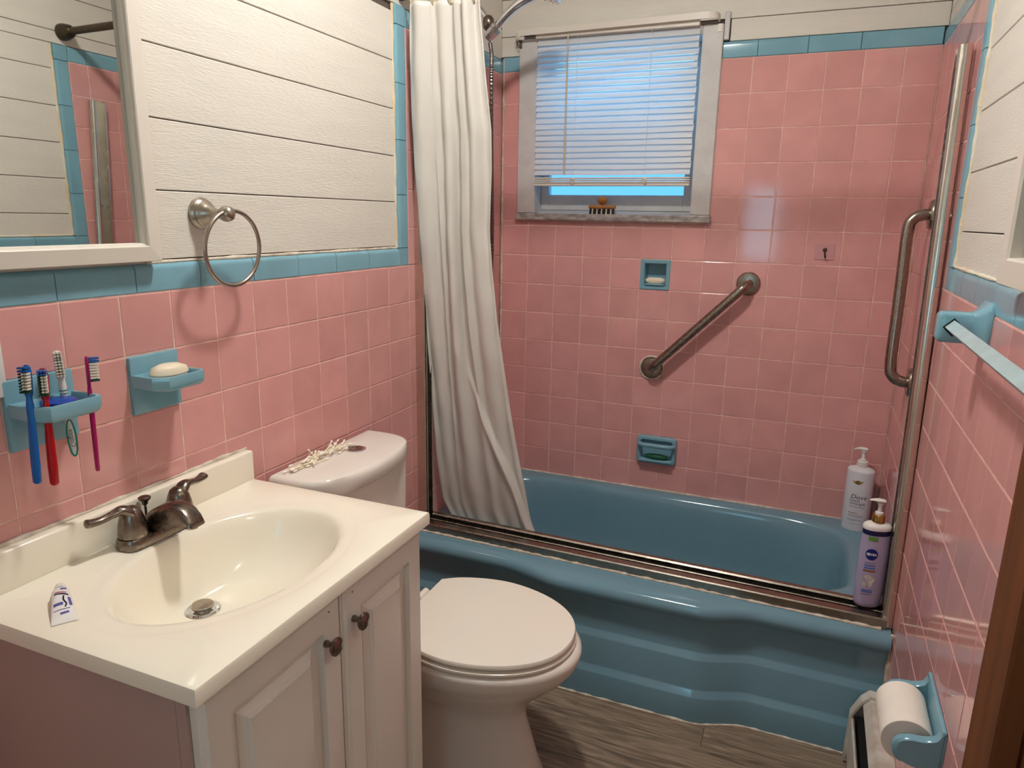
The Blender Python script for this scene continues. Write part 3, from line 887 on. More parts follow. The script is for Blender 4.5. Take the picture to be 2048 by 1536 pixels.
gb2 = THING('grab_bar', 'upright stainless grab bar on the tub end wall behind the door jamb', 'grab bar', (W0, D, 0), RW_ROT)
ya, yb = D - 2.262, D - 2.205
A = Vector((0, ya, 1.387)); B = Vector((0, yb, .930)); dv = (B - A).normalized(); o48 = Vector((.055, 0, 0))
path = catmull([A + Vector((.004, 0, 0)), A + Vector((.022, 0, 0)), A + o48 * .82 + dv * .012, A + o48 + dv * .045, A + o48 + dv * .18, B + o48 - dv * .18, B + o48 - dv * .045, B + o48 * .82 - dv * .012, B + Vector((.022, 0, 0)), B + Vector((.004, 0, 0))], 6, False)
OBJ('bar', MB().tube(path, 0.0155, 18), steel, gb2, 60)
OBJ('flange', flange(MB(), A, Matrix()), steel, gb2, 40)
OBJ('flange', flange(MB(), B, Matrix()), steel, gb2, 40)

# ================================================================ recessed soap niches on the back wall
def niche_ring(y0, y1, z0, z1, rim, depth, r=.006):
    mb = MB()
    def rect(ins, x): return [(x, y0 + ins, z0 + ins), (x, y1 - ins, z0 + ins), (x, y1 - ins, z1 - ins), (x, y0 + ins, z1 - ins)]
    return rect
n1 = on_back(THING('soap_niche', 'square recessed blue ceramic soap niche set among pink tiles', 'soap dish', (0, D, 0)))
y0, y1, z1 = 0.7722 - 2 * P + .001, 0.7722 - P - .001, ZB - 6 * P - .001
z0 = z1 - P + .002
rect = niche_ring(y0, y1, z0, z1, .016, .05)
OBJ('niche_body', MB().loft([rect(0, -.010), rect(0, .001), rect(.002, .003), rect(.012, .003), rect(.016, -.002), rect(.019, -.046)], True, False, True), blue, n1, 30)
OBJ('niche_lip', MB().box(-.042, .008, y0 + .0185, y1 - .0185, z0 + .0165, z0 + .0215, .002, 2), blue, n1, 40)
sb = TAG(OBJ('soap_bar', MB().lathe([(0.001, -.011), (.6, -.0105), (.92, -.006), (1, 0), (.92, .006), (.6, .0105), (.001, .011)], 28), soap_m, None, 60), 'cream soap bar in the square blue niche on the window wall', 'soap')
sb.scale = (0.036, 0.013, 1.0); sb.location = ((y0 + y1) / 2, D + 0.010, z0 + 0.022 + 0.0107)
n2 = on_back(THING('soap_niche', 'wide blue ceramic soap holder with washcloth bar low above the tub', 'soap dish', (0, D, 0)))
y0, y1, z0, z1 = .583, .730, .461, .566
def rr(ins, x, r=.014, cut=4):
    pts = []
    a0, a1, b0, b1 = y0 + ins, y1 - ins, z0 + ins, z1 - ins
    r = max(.004, r - ins * .3)
    for (cy_, cz_, s) in ((a1 - r, b1 - r, 0), (a0 + r, b1 - r, 1), (a0 + r, b0 + r, 2), (a1 - r, b0 + r, 3)):
        for k in range(cut + 1):
            t = (s + k / cut) * PI / 2
            pts.append((x, cy_ + r * math.cos(t), cz_ + r * math.sin(t)))
    return pts
OBJ('holder_body', MB().loft([rr(0, .0002), rr(0, .012), rr(.003, .018), rr(.011, .019), rr(.015, .015), rr(.018, .002)], True, False, True), blue, n2, 40)
OBJ('washcloth_bar', MB().tube(catmull([(.012, y0 + .010, z1 - .030), (.032, y0 + .014, z1 - .028), (.044, y0 + .03, z1 - .026), (.045, (y0 + y1) / 2, z1 - .026), (.044, y1 - .03, z1 - .026), (.032, y1 - .014, z1 - .028), (.012, y1 - .010, z1 - .030)], 5, False), .0085, 10), blue, n2, 60)
OBJ('tray_lip', MB().box(.004, .034, y0 + .012, y1 - .012, z0 + .010, z0 + .020, .004, 2), blue, n2, 40)
sg = TAG(OBJ('soap_bar', MB().lathe([(0.001, -.010), (.6, -.0095), (.92, -.005), (1, 0), (.9, .006), (.5, .009), (.001, .0095)], 24), soap_green, None, 60), 'dark green soap bar in the low blue holder above the tub', 'soap')
sg.scale = (0.044, 0.0135, 1.0); sg.location = ((y0 + y1) / 2 + .004, D - 0.0195, z0 + 0.0205 + .0102)

hk = on_back(THING('adhesive_hook', 'small clear adhesive pad with a dark bent hook on pink tile', 'hook', (1.160, D, 1.268)))
clearm = MAT('clear_adhesive_pad', (206, 150, 152), 0.2)
OBJ('pad', MB().box(0.0006, 0.0022, -.030, .030, -.026, .026, .0008, 1), clearm, hk)
OBJ('hook', MB().tube(catmull([(.002, 0, .012), (.006, 0, .008), (.006, .001, -.006), (.008, .002, -.016), (.016, .003, -.018), (.018, .003, -.010)], 5, False), .0022, 8).box(.0023, .006, -.006, .006, .002, .012, .001, 1), bronze, hk, 50)

# ================================================================ toilet
to = THING('toilet', 'white two-piece porcelain toilet with lid down between vanity and tub', 'toilet', (0, 1.405, 0))
def egg(x0, x1, h, z, n=48, sh_=.14):
    pts = []
    for k in range(n):
        t = 2 * PI * k / n
        c, s = math.cos(t), math.sin(t)
        pts.append(((x0 + x1) / 2 + (x1 - x0) / 2 * c, h * s * (1 - sh_ * c), z))
    return pts
secs = [(.17, .628, .112, 0.0005, 0), (.168, .630, .114, .018, 0), (.178, .615, .106, .05, 0), (.19, .597, .100, .11, 0), (.19, .580, .096, .17, .02), (.19, .585, .100, .205, .03), (.195, .612, .118, .240, .04),
        (.205, .650, .145, .275, .05), (.215, .685, .168, .310, .05), (.225, .706, .184, .340, .05), (.232, .713, .190, .362, .05), (.236, .711, .189, .374, .05), (.25, .700, .180, .379, .05)]
OBJ('tank_shelf', MB().box(.03, .30, -.105, .105, .30, .3785, .02, 3), porcelain, to, 50)
OBJ('bowl', MB().loft([egg(a, b, h, z, 56, s) for a, b, h, z, s in secs]), porcelain, to, 60)
def lid_outline(scale, z, back=.285):
    half = [(back, .128), (.33, .158), (.40, .181), (.47, .187), (.54, .174), (.60, .149), (.65, .111), (.682, .062), (.694, 0.0)]
    cx = .49
    pts = [(x, h) for x, h in half] + [(x, -h) for x, h in reversed(half[:-1])]
    cp = catmull([(x, h, 0) for x, h in pts], 5, False)
    out = []
    for p in cp: out.append((cx + (p.x - cx) * scale, p.y * scale, z))
    return out
OBJ('seat', MB().loft([lid_outline(.985, .3815, .30), lid_outline(1.012, .3845, .30), lid_outline(1.012, .3895, .30), lid_outline(.985, .3925, .30)]), seat_m, to, 50)
OBJ('seat_lid', MB().loft([lid_outline(.975, .3968), lid_outline(1.003, .4005), lid_outline(1.003, .407), lid_outline(.992, .4105), lid_outline(.80, .4118), lid_outline(.5, .4122)]), seat_m, to, 50)
for s in (-1, 1):
    OBJ('seat_hinge', MB().tube([(.268, s * .03, .396), (.268, s * .075, .396)], .011, 12), seat_m, to, 50)
def tank_ring(g, z, bow=.200):
    pts = [(.018 - g * .2, -.205 - g), (.06, -.2065 - g), (.105, -.203 - g), (.145, -.186 - g * .9), (.172, -.150 - g * .6), (.190 + g, -.09), (.198 + g, 0), (.190 + g, .09), (.172, .150 + g * .6), (.145, .186 + g * .9), (.105, .203 + g), (.06, .2065 + g), (.018 - g * .2, .205 + g)]
    cp = catmull([(x, y, 0) for x, y in pts], 5, False)
    return [(p.x, p.y, z) for p in cp]
OBJ('tank', MB().loft([tank_ring(-.05, .3795), tank_ring(-.045, .40), tank_ring(-.028, .52), tank_ring(-.016, .66), tank_ring(-.012, .733)]), porcelain, to, 50)
tl = OBJ('tank_lid', MB().loft([tank_ring(-.004, .7335), tank_ring(.0, .738), tank_ring(.001, .762), tank_ring(-.002, .770), tank_ring(-.008, .7745), [(.1 + (x - .1) * .9, y * .95, .7765) for x, y, z in tank_ring(-.008, 0)], [(.1 + (x - .1) * .4, y * .5, .7775) for x, y, z in tank_ring(-.008, 0)]]), porcelain, to, 50)
fb = OBJ('flush_button', MB().lathe([(.026, 0), (.026, .003), (.022, .0042), (.021, .003), (.0, .003)], 28, (.092, .032, .7773)), chrome, tl, 40)
OBJ('half_button', MB().lathe([(.0001, .003), (.019, .003), (.019, .0045), (.0001, .0045)], 24, (.092, .032, .7773), 'z', .96, .96), steel, fb, 40)

# cotton swabs lying on the tank lid
def swab():
    mb = MB()
    mb.cur = 0; mb.tube([(-.036, 0, 0), (.036, 0, 0)], .00115, 6)
    mb.cur = 1
    for s in (-1, 1):
        mb.tube([(s * .0375, 0, 0), (s * .036, 0, 0), (s * .032, 0, 0), (s * .027, 0, 0), (s * .024, 0, 0)], [.0009, .0022, .0027, .0023, .0012], 8)
    return mesh_of('cotton_swab', mb, [stick_m, cotton], 60)
swm = swab()
SR = random.Random(5)
spots = []
for i in range(34):
    t = i / 33
    cy_ = 1.262 + .17 * SR.uniform(.0, 1.0) if i > 3 else 1.255 + .02 * i
    cx_ = .040 + SR.uniform(-.012, .022) + .018 * (i > 3) * SR.random()
    ang = math.radians(88 + SR.gauss(0, 22)) if i > 3 else math.radians(80 + 4 * i)
    lay = 0 if i < 14 else (1 if i < 25 else 2)
    zz_ = .7810 + lay * .0050
    pit = SR.gauss(0, .03) * lay
    o = link('cotton_swab', swm, None, (cx_, cy_, zz_), (0, -abs(pit) if lay else 0, ang))
    TAG(o, 'white cotton swab in the loose pile on the toilet tank lid', 'cotton swab', 'cotton swabs on the toilet tank')

# ================================================================ vanity
VZ = 0.788; VX = 0.462; VY0, VY1 = 0.556, 1.152; VYC = (VY0 + VY1) / 2
vt = THING('bathroom_sink', 'cream cultured marble vanity top with integral oval basin and backsplash', 'sink', (0, 0, 0))
N = 120
ECX, ECY, EA, EB = 0.245, VYC, .152, .216
def rect_pt(a):
    c, s = math.cos(a), math.sin(a)
    x0, x1, y0, y1 = 0.024, VX - .006, VY0 + .006, VY1 - .006
    best = 9
    if c > 1e-9: best = min(best, (x1 - ECX) / c)
    if c < -1e-9: best = min(best, (x0 - ECX) / c)
    if s > 1e-9: best = min(best, (y1 - ECY) / s)
    if s < -1e-9: best = min(best, (y0 - ECY) / s)
    return ECX + best * c, ECY + best * s
cor = [math.atan2(b - ECY, a - ECX) % (2 * PI) for a in (.024, VX - .006) for b in (VY0 + .006, VY1 - .006)]
angs = sorted([2 * PI * i / N for i in range(N)] + cor)
def ell(a, k, dx=0.0, kx=None):
    c, s = math.cos(a), math.sin(a)
    ea, eb = EA * (kx or k), EB * k
    r = 1 / math.sqrt((c / ea) ** 2 + (s / eb) ** 2)
    return ECX + dx + r * c, ECY + r * s
def grow(p, g):
    x, y = p
    return (min(max(x + (g if x > ECX + .15 and abs(x - (VX - .006)) < 1e-6 else 0), 0), 9), y + (g if abs(y - (VY1 - .006)) < 1e-6 else (-g if abs(y - (VY0 + .006)) < 1e-6 else 0)))
rings = [[(*grow(rect_pt(a), .006), VZ - .026) for a in angs], [(*grow(rect_pt(a), .006), VZ - .006) for a in angs], [(*grow(rect_pt(a), .0042), VZ - .0018) for a in angs], [(*rect_pt(a), VZ) for a in angs]]
for kk, z, dx in ((1.20, 0.0, 0), (1.17, -.0012, 0), (1.13, -.0022, 0), (1.06, -.0028, 0), (1.015, -.0042, 0), (.985, -.010, 0), (.95, -.022, 0), (.89, -.047, -.004), (.80, -.074, -.012), (.66, -.099, -.026), (.48, -.115, -.046), (.30, -.123, -.066), (.14, -.1265, -.080)):
    kx = kk
    ring = []
    for a in angs:
        p = ell(a, kk, dx)
        if kk > 1.1: p = (max(p[0], 0.0375 if kk > 1.15 else .045), p[1]); p = (min(p[0], VX - .022), p[1])
        ring.append((*p, VZ + z))
    rings.append(ring)
OBJ('basin_deck', MB().loft(rings, True, False, True), counter, vt, 40)
OBJ('backsplash', MB().box(0.0008, 0.0235, VY0, VY1, VZ - .026, 0.853, .004, 3), counter, vt, 40)
bead('caulk', vt, [(0.0025, VY0 + .01, .8545), (0.0025, VY1, .8545)], .0035, white_caulk, .6, 80)
DR = (ECX - .083, ECY - .002, VZ - .1262)
dn = OBJ('drain', MB().lathe([(.030, .0), (.031, .002), (.027, .004), (.021, .002), (.019, -.001), (0, -.001)], 32, DR), chrome, vt, 40)
OBJ('stopper', MB().lathe([(.010, .0), (.010, .006), (.0185, .007), (.0195, .010), (.018, .0125), (.010, .0145), (0, .015)], 28, DR), nickel, dn, 40)

vc = THING('vanity_cabinet', 'white two-door vanity cabinet with raised panel doors under the basin', 'cabinet', (0, 0, 0))
CX, CY0, CY1 = 0.430, VY0 + .012, VY1 - .012
OBJ('side_panel', MB().box(0.003, CX - .019, CY0, CY0 + .015, 0.001, VZ - .027).box(CX - .0178, CX, CY0 - .0005, CY0 + .0155, .001, VZ - .0272), cab_side, vc)  # brown front strip covers the white frame edge, colouring in its shade
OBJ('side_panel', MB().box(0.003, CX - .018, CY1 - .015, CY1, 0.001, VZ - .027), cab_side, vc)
OBJ('face_frame', MB().box(CX - .0175, CX, CY0 + .016, CY0 + .035, 0.001, VZ - .027).box(CX - .0175, CX, CY1 - .035, CY1, 0.001, VZ - .027)
    .box(CX - .0175, CX, CY0 + .035, CY1 - .035, VZ - .070, VZ - .027).box(CX - .0175, CX, CY0 + .035, CY1 - .035, 0.06, .115), cab_white, vc)
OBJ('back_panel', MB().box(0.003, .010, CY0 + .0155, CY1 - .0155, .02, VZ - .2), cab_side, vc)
OBJ('toe_kick', MB().box(CX - .075, CX - .06, CY0 + .0155, CY1 - .0155, .001, .1), cab_white, vc)
OBJ('bottom_shelf', MB().box(.011, CX - .018, CY0 + .0155, CY1 - .0155, .1, .115), cab_white, vc)
def door(y0, y1, z0, z1, knob_y, knob_z, rot):
    dd = link('door', None)
    mb = MB()
    def rc_(ins, x): return [(x, y0 + ins, z0 + ins), (x, y1 - ins, z0 + ins), (x, y1 - ins, z1 - ins), (x, y0 + ins, z1 - ins)]
    seq = [(0, .001), (0, .012), (.003, .0135), (.004, .0155), (.009, .0185), (.0095, .0195), (.050, .0195), (.0505, .0060), (.068, .0060), (.0685, .0085), (.080, .0145), (.0805, .0162), (.0850, .0182), (.0855, .0195)]
    mb.loft([rc_(i, CX + x) for i, x in seq], True, True, True)
    d = OBJ('door', mb, cab_white, vc)
    bpy.data.objects.remove(dd)
    kb = OBJ('knob', MB().lathe([(.006, .0196), (.0062, .024), (.0045, .028), (.0055, .033), (.0125, .036), (.0155, .040), (.0150, .0435), (.010, .047), (.001, .0485)], 24, (CX, knob_y, knob_z), 'x'), dark_nickel, d, 40)
    OBJ('screw_hole', MB().lathe([(.0016, .0196), (.0016, .0201), (0, .0201)], 8, (CX, knob_y + (.012 if rot > 0 else .0), knob_z + .05), 'x'), gap, d)
    return d
YS = 0.8745
door(CY0 + .004, YS - .002, .105, VZ - .033, .826 + .0, .686, 1)
door(YS + .002, CY1 + .001, .105, VZ - .033, .903, .688, -1)

# faucet
fc = THING('faucet', 'dark brushed nickel two-handle faucet behind the basin', 'faucet', (0, 0, 0))
FX, FY, FZ = 0.062, VYC + .006, VZ + .0004
def stad(hx, hy, z, n=40):
    pts = []
    for k in range(n):
        t = 2 * PI * k / n
        c, s = math.cos(t), math.sin(t)
        pts.append((FX + hx * c, FY + (hy - hx) * (1 if s > 0 else -1) * min(1, abs(s) * 3) + hx * s, z))
    return pts
OBJ('base_plate', MB().loft([stad(.026, .080, FZ), stad(.027, .081, FZ + .004), stad(.0255, .0795, FZ + .015), stad(.023, .077, FZ + .0185), stad(.018, .07, FZ + .0195)]), dark_nickel, fc, 40)
# spout: boxy arched body
mb = MB(); rings = []
sp_ = [(-.018, .020, .018, .030), (.0, .024, .026, .044), (.025, .0225, .030, .052), (.050, .021, .042, .057), (.075, .0195, .0465, .0575), (.095, .018, .0445, .052), (.108, .0165, .041, .046), (.113, .014, .038, .041)]
sp_ = [(-.022, .020, .012, .024), (-.012, .025, .010, .040), (.004, .0265, .009, .053), (.024, .0265, .012, .064), (.044, .0255, .024, .0705), (.062, .024, .032, .070), (.078, .0215, .034, .0635), (.090, .0195, .033, .053), (.097, .0175, .032, .043), (.099, .015, .032, .037)]
for dx, hw, zl, zh in sp_:
    ring = []
    for k in range(24):
        t = 2 * PI * k / 24; c, s = math.cos(t), math.sin(t)
        e = 0.62
        ring.append((FX + dx, FY + hw * math.copysign(abs(c) ** e, c) * (1.0 if s < 0 else .88), FZ + (zl + zh) / 2 + (zh - zl) / 2 * math.copysign(abs(s) ** e, s)))
    rings.append(ring)
OBJ('spout', mb.loft(rings), dark_nickel, fc, 50)
OBJ('aerator', MB().lathe([(.010, .022), (.010, .028)], 16, (FX + .084, FY, FZ + .005)), nickel, fc, 40)
def handle(yc, side):
    h = OBJ('handle', MB().lathe([(.0245, .0197), (.0248, .024), (.0228, .042), (.0185, .058), (.0145, .067), (.008, .072), (.002, .073)], 28, (FX, yc, FZ)), dark_nickel, fc, 50)
    pts = catmull([(FX + .002, yc + side * .002, FZ + .060), (FX, yc + side * .016, FZ + .071), (FX - .003, yc + side * .032, FZ + .0695), (FX - .007, yc + side * .050, FZ + .066), (FX - .010, yc + side * .066, FZ + .066), (FX - .012, yc + side * .075, FZ + .068)], 6, False)
    rad = [.0145 - .0062 * smoothstep(0, .5, i / (len(pts) - 1)) + .0016 * smoothstep(.6, .92, i / (len(pts) - 1)) for i in range(len(pts))]
    rad[-1] = .005
    OBJ('lever', MB().tube(pts, rad, 14, flat=.72), dark_nickel, h, 60)
handle(FY - .0508, -1); handle(FY + .0508, 1)
OBJ('lift_rod', MB().lathe([(.0022, .0), (.0022, .034), (.0050, .036), (.0055, .041), (.0105, .046), (.011, .049), (.008, .051), (0, .0515)], 20, (FX - .024, FY - .002, FZ + .018)), dark_nickel, fc, 50)

# toothpaste tube on the counter
tpz = VZ + .0004
tpo = THING('toothpaste_tube', 'small white travel toothpaste tube lying on the vanity corner', 'toothpaste', (0.144, 0.6175, tpz), math.radians(-33))
def tprg(x, hw, h):
    return [(x, hw * math.copysign(abs(math.cos(t)) ** .8, math.cos(t)), h / 2 + h / 2 * math.sin(t)) for t in [2 * PI * k / 24 for k in range(24)]]
secs = [(-.032, .0118, .020), (-.026, .0122, .021), (-.01, .0132, .019), (.01, .0145, .014), (.030, .0158, .0075), (.038, .0163, .0024), (.046, .0166, .0016)]
OBJ('tube_body', MB().loft([tprg(*s_) for s_ in secs]), white_pl, tpo, 50)
OBJ('tube_cap', MB().lathe([(.0001, -.050), (.0095, -.0500), (.0105, -.048), (.0125, -.034), (.0125, -.0325), (.0001, -.0325)], 20, (0, 0, .0095), 'x', .75, 1), white_pl, tpo, 40)
def tube_top(x, y):
    for s0, s1 in zip(secs, secs[1:]):
        if s0[0] <= x <= s1[0]:
            f = (x - s0[0]) / (s1[0] - s0[0]); h = s0[2] + (s1[2] - s0[2]) * f; hw = s0[1] + (s1[1] - s0[1]) * f
            q = min(.999, abs(y) / hw)
            return h / 2 + h / 2 * math.sqrt(1 - q ** 2.5) + .0003
    return .001
def stripe(parent, name, pts, wd, mat):
    P0 = catmull([(a, b, 0) for a, b in pts], 6, False) if len(pts) > 2 else [Vector((pts[0][0], pts[0][1], 0)).lerp(Vector((pts[1][0], pts[1][1], 0)), i / 8) for i in range(9)]
    vs = []; fs = []
    for i, p in enumerate(P0):
        t = (P0[min(i + 1, len(P0) - 1)] - P0[max(i - 1, 0)]).normalized(); nn = Vector((-t.y, t.x, 0)) * wd / 2
        for q in (p - nn, p + nn): vs.append((q.x, q.y, tube_top(q.x, q.y)))
    for i in range(len(P0) - 1): fs.append((2 * i, 2 * i + 1, 2 * i + 3, 2 * i + 2))
    return OBJ(name, MB().add(vs, fs), mat, parent)
TBODY = [c for c in tpo.children if c.name.startswith('tube_body')][0]
stripe(TBODY, 'print', [(-.018, -.008), (-.013, .007)], .0022, paste_red)
stripe(TBODY, 'print', [(-.014, -.009), (-.011, 0), (-.007, .009)], .0030, navy)
stripe(TBODY, 'print', [(-.006, .003), (.001, .002), (.006, .003), (.012, .005), (.018, .003)], .0022, navy)
stripe(TBODY, 'print', [(.010, -.011), (.010, .001)], .006, paste_purple)
stripe(TBODY, 'print', [(.022, -.012), (.021, .009)], .0014, paste_purple)
stripe(TBODY, 'print', [(.029, -.004), (.028, .007)], .004, paste_purple)
stripe(TBODY, 'print', [(-.002, .009), (.016, .0105)], .0036, paste_purple)
stripe(TBODY, 'print', [(-.024, .000), (-.024, .008)], .004, paste_purple)

# ================================================================ left wall fittings
mr = THING('framed_mirror', 'white framed mirror hung on the plank wall over the vanity', 'mirror', (0, 0, 0))
MY1, MZ0, MZ1, MY0 = 0.962, 1.2725, 2.03, 0.42
FWd = 0.033
def rail(pts_out, pts_in):
    """mitred rail between two outer and two inner corner points (y,z)"""
    (oa, ob), (ia, ib) = pts_out, pts_in
    prof = [(0, -.008), (0, .019), (.05, .023), (.80, .025), (.86, .0235), (.88, .019), (.95, .018), (1, .012), (1, .004)]
    def r(o_, i_): return [(x, o_[0] + (i_[0] - o_[0]) * f, o_[1] + (i_[1] - o_[1]) * f) for f, x in prof]
    return MB().loft([r(oa, ia), r(ob, ib)])
oc = [(MY0, MZ0), (MY1, MZ0), (MY1, MZ1), (MY0, MZ1)]
ic = [(MY0 + FWd, MZ0 + FWd), (MY1 - FWd, MZ0 + FWd), (MY1 - FWd, MZ1 - FWd), (MY0 + FWd, MZ1 - FWd)]
for k in range(4):
    OBJ('frame_rail', rail((oc[k], oc[(k + 1) % 4]), (ic[k], ic[(k + 1) % 4])), frame_white, mr)
OBJ('glass', MB().box(0.002, 0.008, MY0 + FWd - .004, MY1 - FWd + .004, MZ0 + FWd - .004, MZ1 - FWd + .004), mirror_m, mr)

rg = THING('towel_ring', 'brushed nickel towel ring on the plank wall beside the mirror', 'towel ring', (0, 0, 0))
RY, RZ = 1.088, 1.358
OBJ('mount', MB().lathe([(.030, -.008), (.031, -.004), (.029, .0), (.026, .003), (.0265, .006), (.023, .009), (.0225, .012), (.017, .017), (.012, .025), (.009, .034), (.0085, .044)], 32, (0, RY, RZ), 'x'), nickel, rg, 40)
OBJ('post_ball', MB().lathe([(.006, .042), (.010, .046), (.0145, .053), (.0155, .060), (.0135, .068), (.008, .0735), (.001, .075)], 24, (0, RY, RZ), 'x'), nickel, rg, 60)
RR = 0.0725
OBJ('ring', MB().tube([(0.058 + .004 * math.sin(a), RY + .012 + RR * math.cos(a), RZ - RR + .006 + RR * math.sin(a)) for a in [2 * PI * k / 72 for k in range(72)]], .0042, 12, closed=True), nickel, rg, 60)

# ceramic soap dish with soap
def plate(name, parent, y0, y1, z0, z1, t=.007):
    return OBJ(name, MB().box(-.006, t, y0, y1, z0, z1, .003, 2), blue, parent, 40)
sdh = THING('soap_dish', 'blue ceramic wall soap dish with open tray above the vanity', 'soap dish', (0, 0, 0))
plate('back_plate', sdh, .883, .990, ZT - 2 * P + .001, ZT - P - .001)
def tray(y0, y1, ztop, dep, chamf, floor_th=.012, wall=.008, hole=None):
    zb = ztop - .026
    out = [(0.004, y0), (dep - chamf, y0), (dep, y0 + chamf * .9), (dep, y1 - .004), (dep - .004, y1), (0.004, y1)]
    out = [(0.004, y0), (dep - chamf, y0 - .0), (dep, y0 + chamf * .8), (dep, y1 - chamf * .35), (dep - chamf * .35, y1), (0.004, y1)]
    cx = sum(p[0] for p in out) / 6; cy = sum(p[1] for p in out) / 6
    def sc(k, z, sh=0): return [(cx + (p[0] - cx) * k + sh, cy + (p[1] - cy) * k, z) for p in out]
    return MB().loft([sc(.84, zb), sc(.96, zb + .004), sc(1.0, zb + .012), sc(1.0, ztop - .003), sc(.975, ztop), sc(.87, ztop), sc(.83, ztop - .004), sc(.80, zb + floor_th)], True, True, True)
OBJ('tray', tray(.884, .989, 1.072, .078, .022), blue, sdh, 35)
so = TAG(OBJ('soap_bar', MB().lathe([(0.001, -.0145), (.55, -.0135), (.9, -.008), (1, 0), (.9, .008), (.55, .0135), (.001, .0145)], 32), soap_m, None, 60), 'cream oval soap bar in the wall dish above the vanity', 'soap')
so.scale = (.0235, .038, 1.0); so.location = (.0395, .937, 1.058 + .0155); so.rotation_euler = (0.0, 0.10, -0.1)

tbh = THING('toothbrush_holder', 'blue ceramic wall toothbrush holder above the vanity corner', 'toothbrush holder', (0, 0, 0))
plate('back_plate', tbh, .6635, .7755, ZT - 2 * P - .002, ZT - P + .001)
OBJ('tray', tray(.666, .774, 1.071, .078, .022, .014), blue, tbh, 35)
TAG(OBJ('bottle_cap', MB().lathe([(.024, 0), (.026, .001), (.0255, .010), (.022, .012), (0, .012)], 28, (.043, .722, 1.0595)), cup_blue, None, 40), 'round cobalt plastic cap sitting in the toothbrush holder', 'cap')

def toothbrush(name_label, top, bot, mat, face, kind):
    """handle from bot (x,y,z) to head top; bristles point along `face` (unit xy)"""
    t = Vector(top); b = Vector(bot)
    o = THING('toothbrush', name_label, 'toothbrush', b, 0.0)
    ax = (t - b); L = ax.length; ax.normalize()
    f = Vector((face[0], face[1], 0)); f = (f - ax * f.dot(ax)).normalized()
    s = ax.cross(f)
    def pt(h, a, c): return ax * h + f * a + s * c
    st = [(0, .0035, .0022), (.003, .0062, .0034), (.03, .0068, .0036), (.07, .0062, .0038), (.10, .0050, .0040), (.118, .0056, .0044), (.128, .0044, .0036), (.140, .0034, .0030), (L - .050, .0036, .0026), (L - .043, .0062, .0024), (L - .012, .0068, .0024), (L - .004, .0058, .0024), (L, .0030, .0018)]
    rings = []
    for h, ws, wf in st:
        rings.append([pt(h, wf * math.sin(a), ws * math.cos(a)) for a in [2 * PI * k / 14 for k in range(14)]])
    hd = OBJ('handle', MB().loft(rings), mat, o, 60)
    mb = MB()
    for r_ in range(9):
        for c_ in range(3):
            h = L - .0395 + r_ * .0045; c = (c_ - 1) * .0042
            tip = kind == 'white'
            if tip: mb.cur = 0
            else: mb.cur = 1 if r_ >= 7 else (2 if (c_ == (0 if kind != 'mag' else 9) or r_ == 0) else 0)
            ln_ = .0150 if r_ < 7 else .0165
            r0 = [pt(h + dh, .0018, c + dc) for dh, dc in ((-.0017, -.0015), (.0017, -.0015), (.0017, .0015), (-.0017, .0015))]
            r1 = [pt(h + dh, ln_, c + dc) for dh, dc in ((-.0014, -.0016), (.0014, -.0016), (.0014, .0016), (-.0014, .0016))]
            mb.loft([r0, r1])
    OBJ('bristles', mb, [bristle_pale, tb_blue, tb_green], o)
    return o, pt, L, hd
toothbrush('blue toothbrush with white and blue bristles in the ceramic holder', (.052, .674, 1.136), (.0625, .659, .956), tb_blue, (.55, -.85), 'blue')
toothbrush('red toothbrush with green bristles in the ceramic holder', (.058, .693, 1.128), (.0655, .6825, .946), tb_red, (.75, -.66), 'red')
o, pt, L, hd = toothbrush('white and teal toothbrush in the ceramic holder', (.020, .744, 1.143), (.038, .740, .972), tb_white, (.86, -.5), 'white')
mb = MB()
for h in (.098, .103, .108): mb.tube([pt(h, .0043 * math.sin(a), .0056 * math.cos(a)) for a in [2 * PI * k / 12 for k in range(12)]], .0008, 5, closed=True)
rg_ = [pt(.030 + .030 * math.sin(a), .0030, .0060 * math.cos(a)) for a in [2 * PI * k / 28 for k in range(28)]]
OBJ('grip_ring', mb, tb_teal, hd, 60)['kind'] = 'stuff'
OBJ('grip_outline', MB().tube(rg_, .0014, 6, closed=True), tb_teal, hd, 60)
vs, fs = text_geo('Colgate', .0095, 'CENTER')
OBJ('lettering', MB().add([pt(.030 + x, .0041, y) for x, y, z in vs], fs), ink, hd)
toothbrush('magenta toothbrush with blue tipped bristles in the ceramic holder', (.048, .7725, 1.131), (.056, .7625, .941), tb_mag, (.35, .93), 'mag')

# outlet cover at the left
ou = THING('outlet_cover', 'white wall outlet cover beside the toothbrush holder', 'outlet', (0, 0, 0))
OBJ('cover_plate', MB().box(.0005, .006, .595, .672, 1.083, 1.200, .0025, 2), white_pl, ou, 40)
OBJ('socket', MB().box(.006, .009, .617, .650, 1.098, 1.186, .001, 1).box(.0091, .0096, .627, .6295, 1.115, 1.125).box(.0091, .0096, .637, .6395, 1.115, 1.125), white_pl, ou, 40)

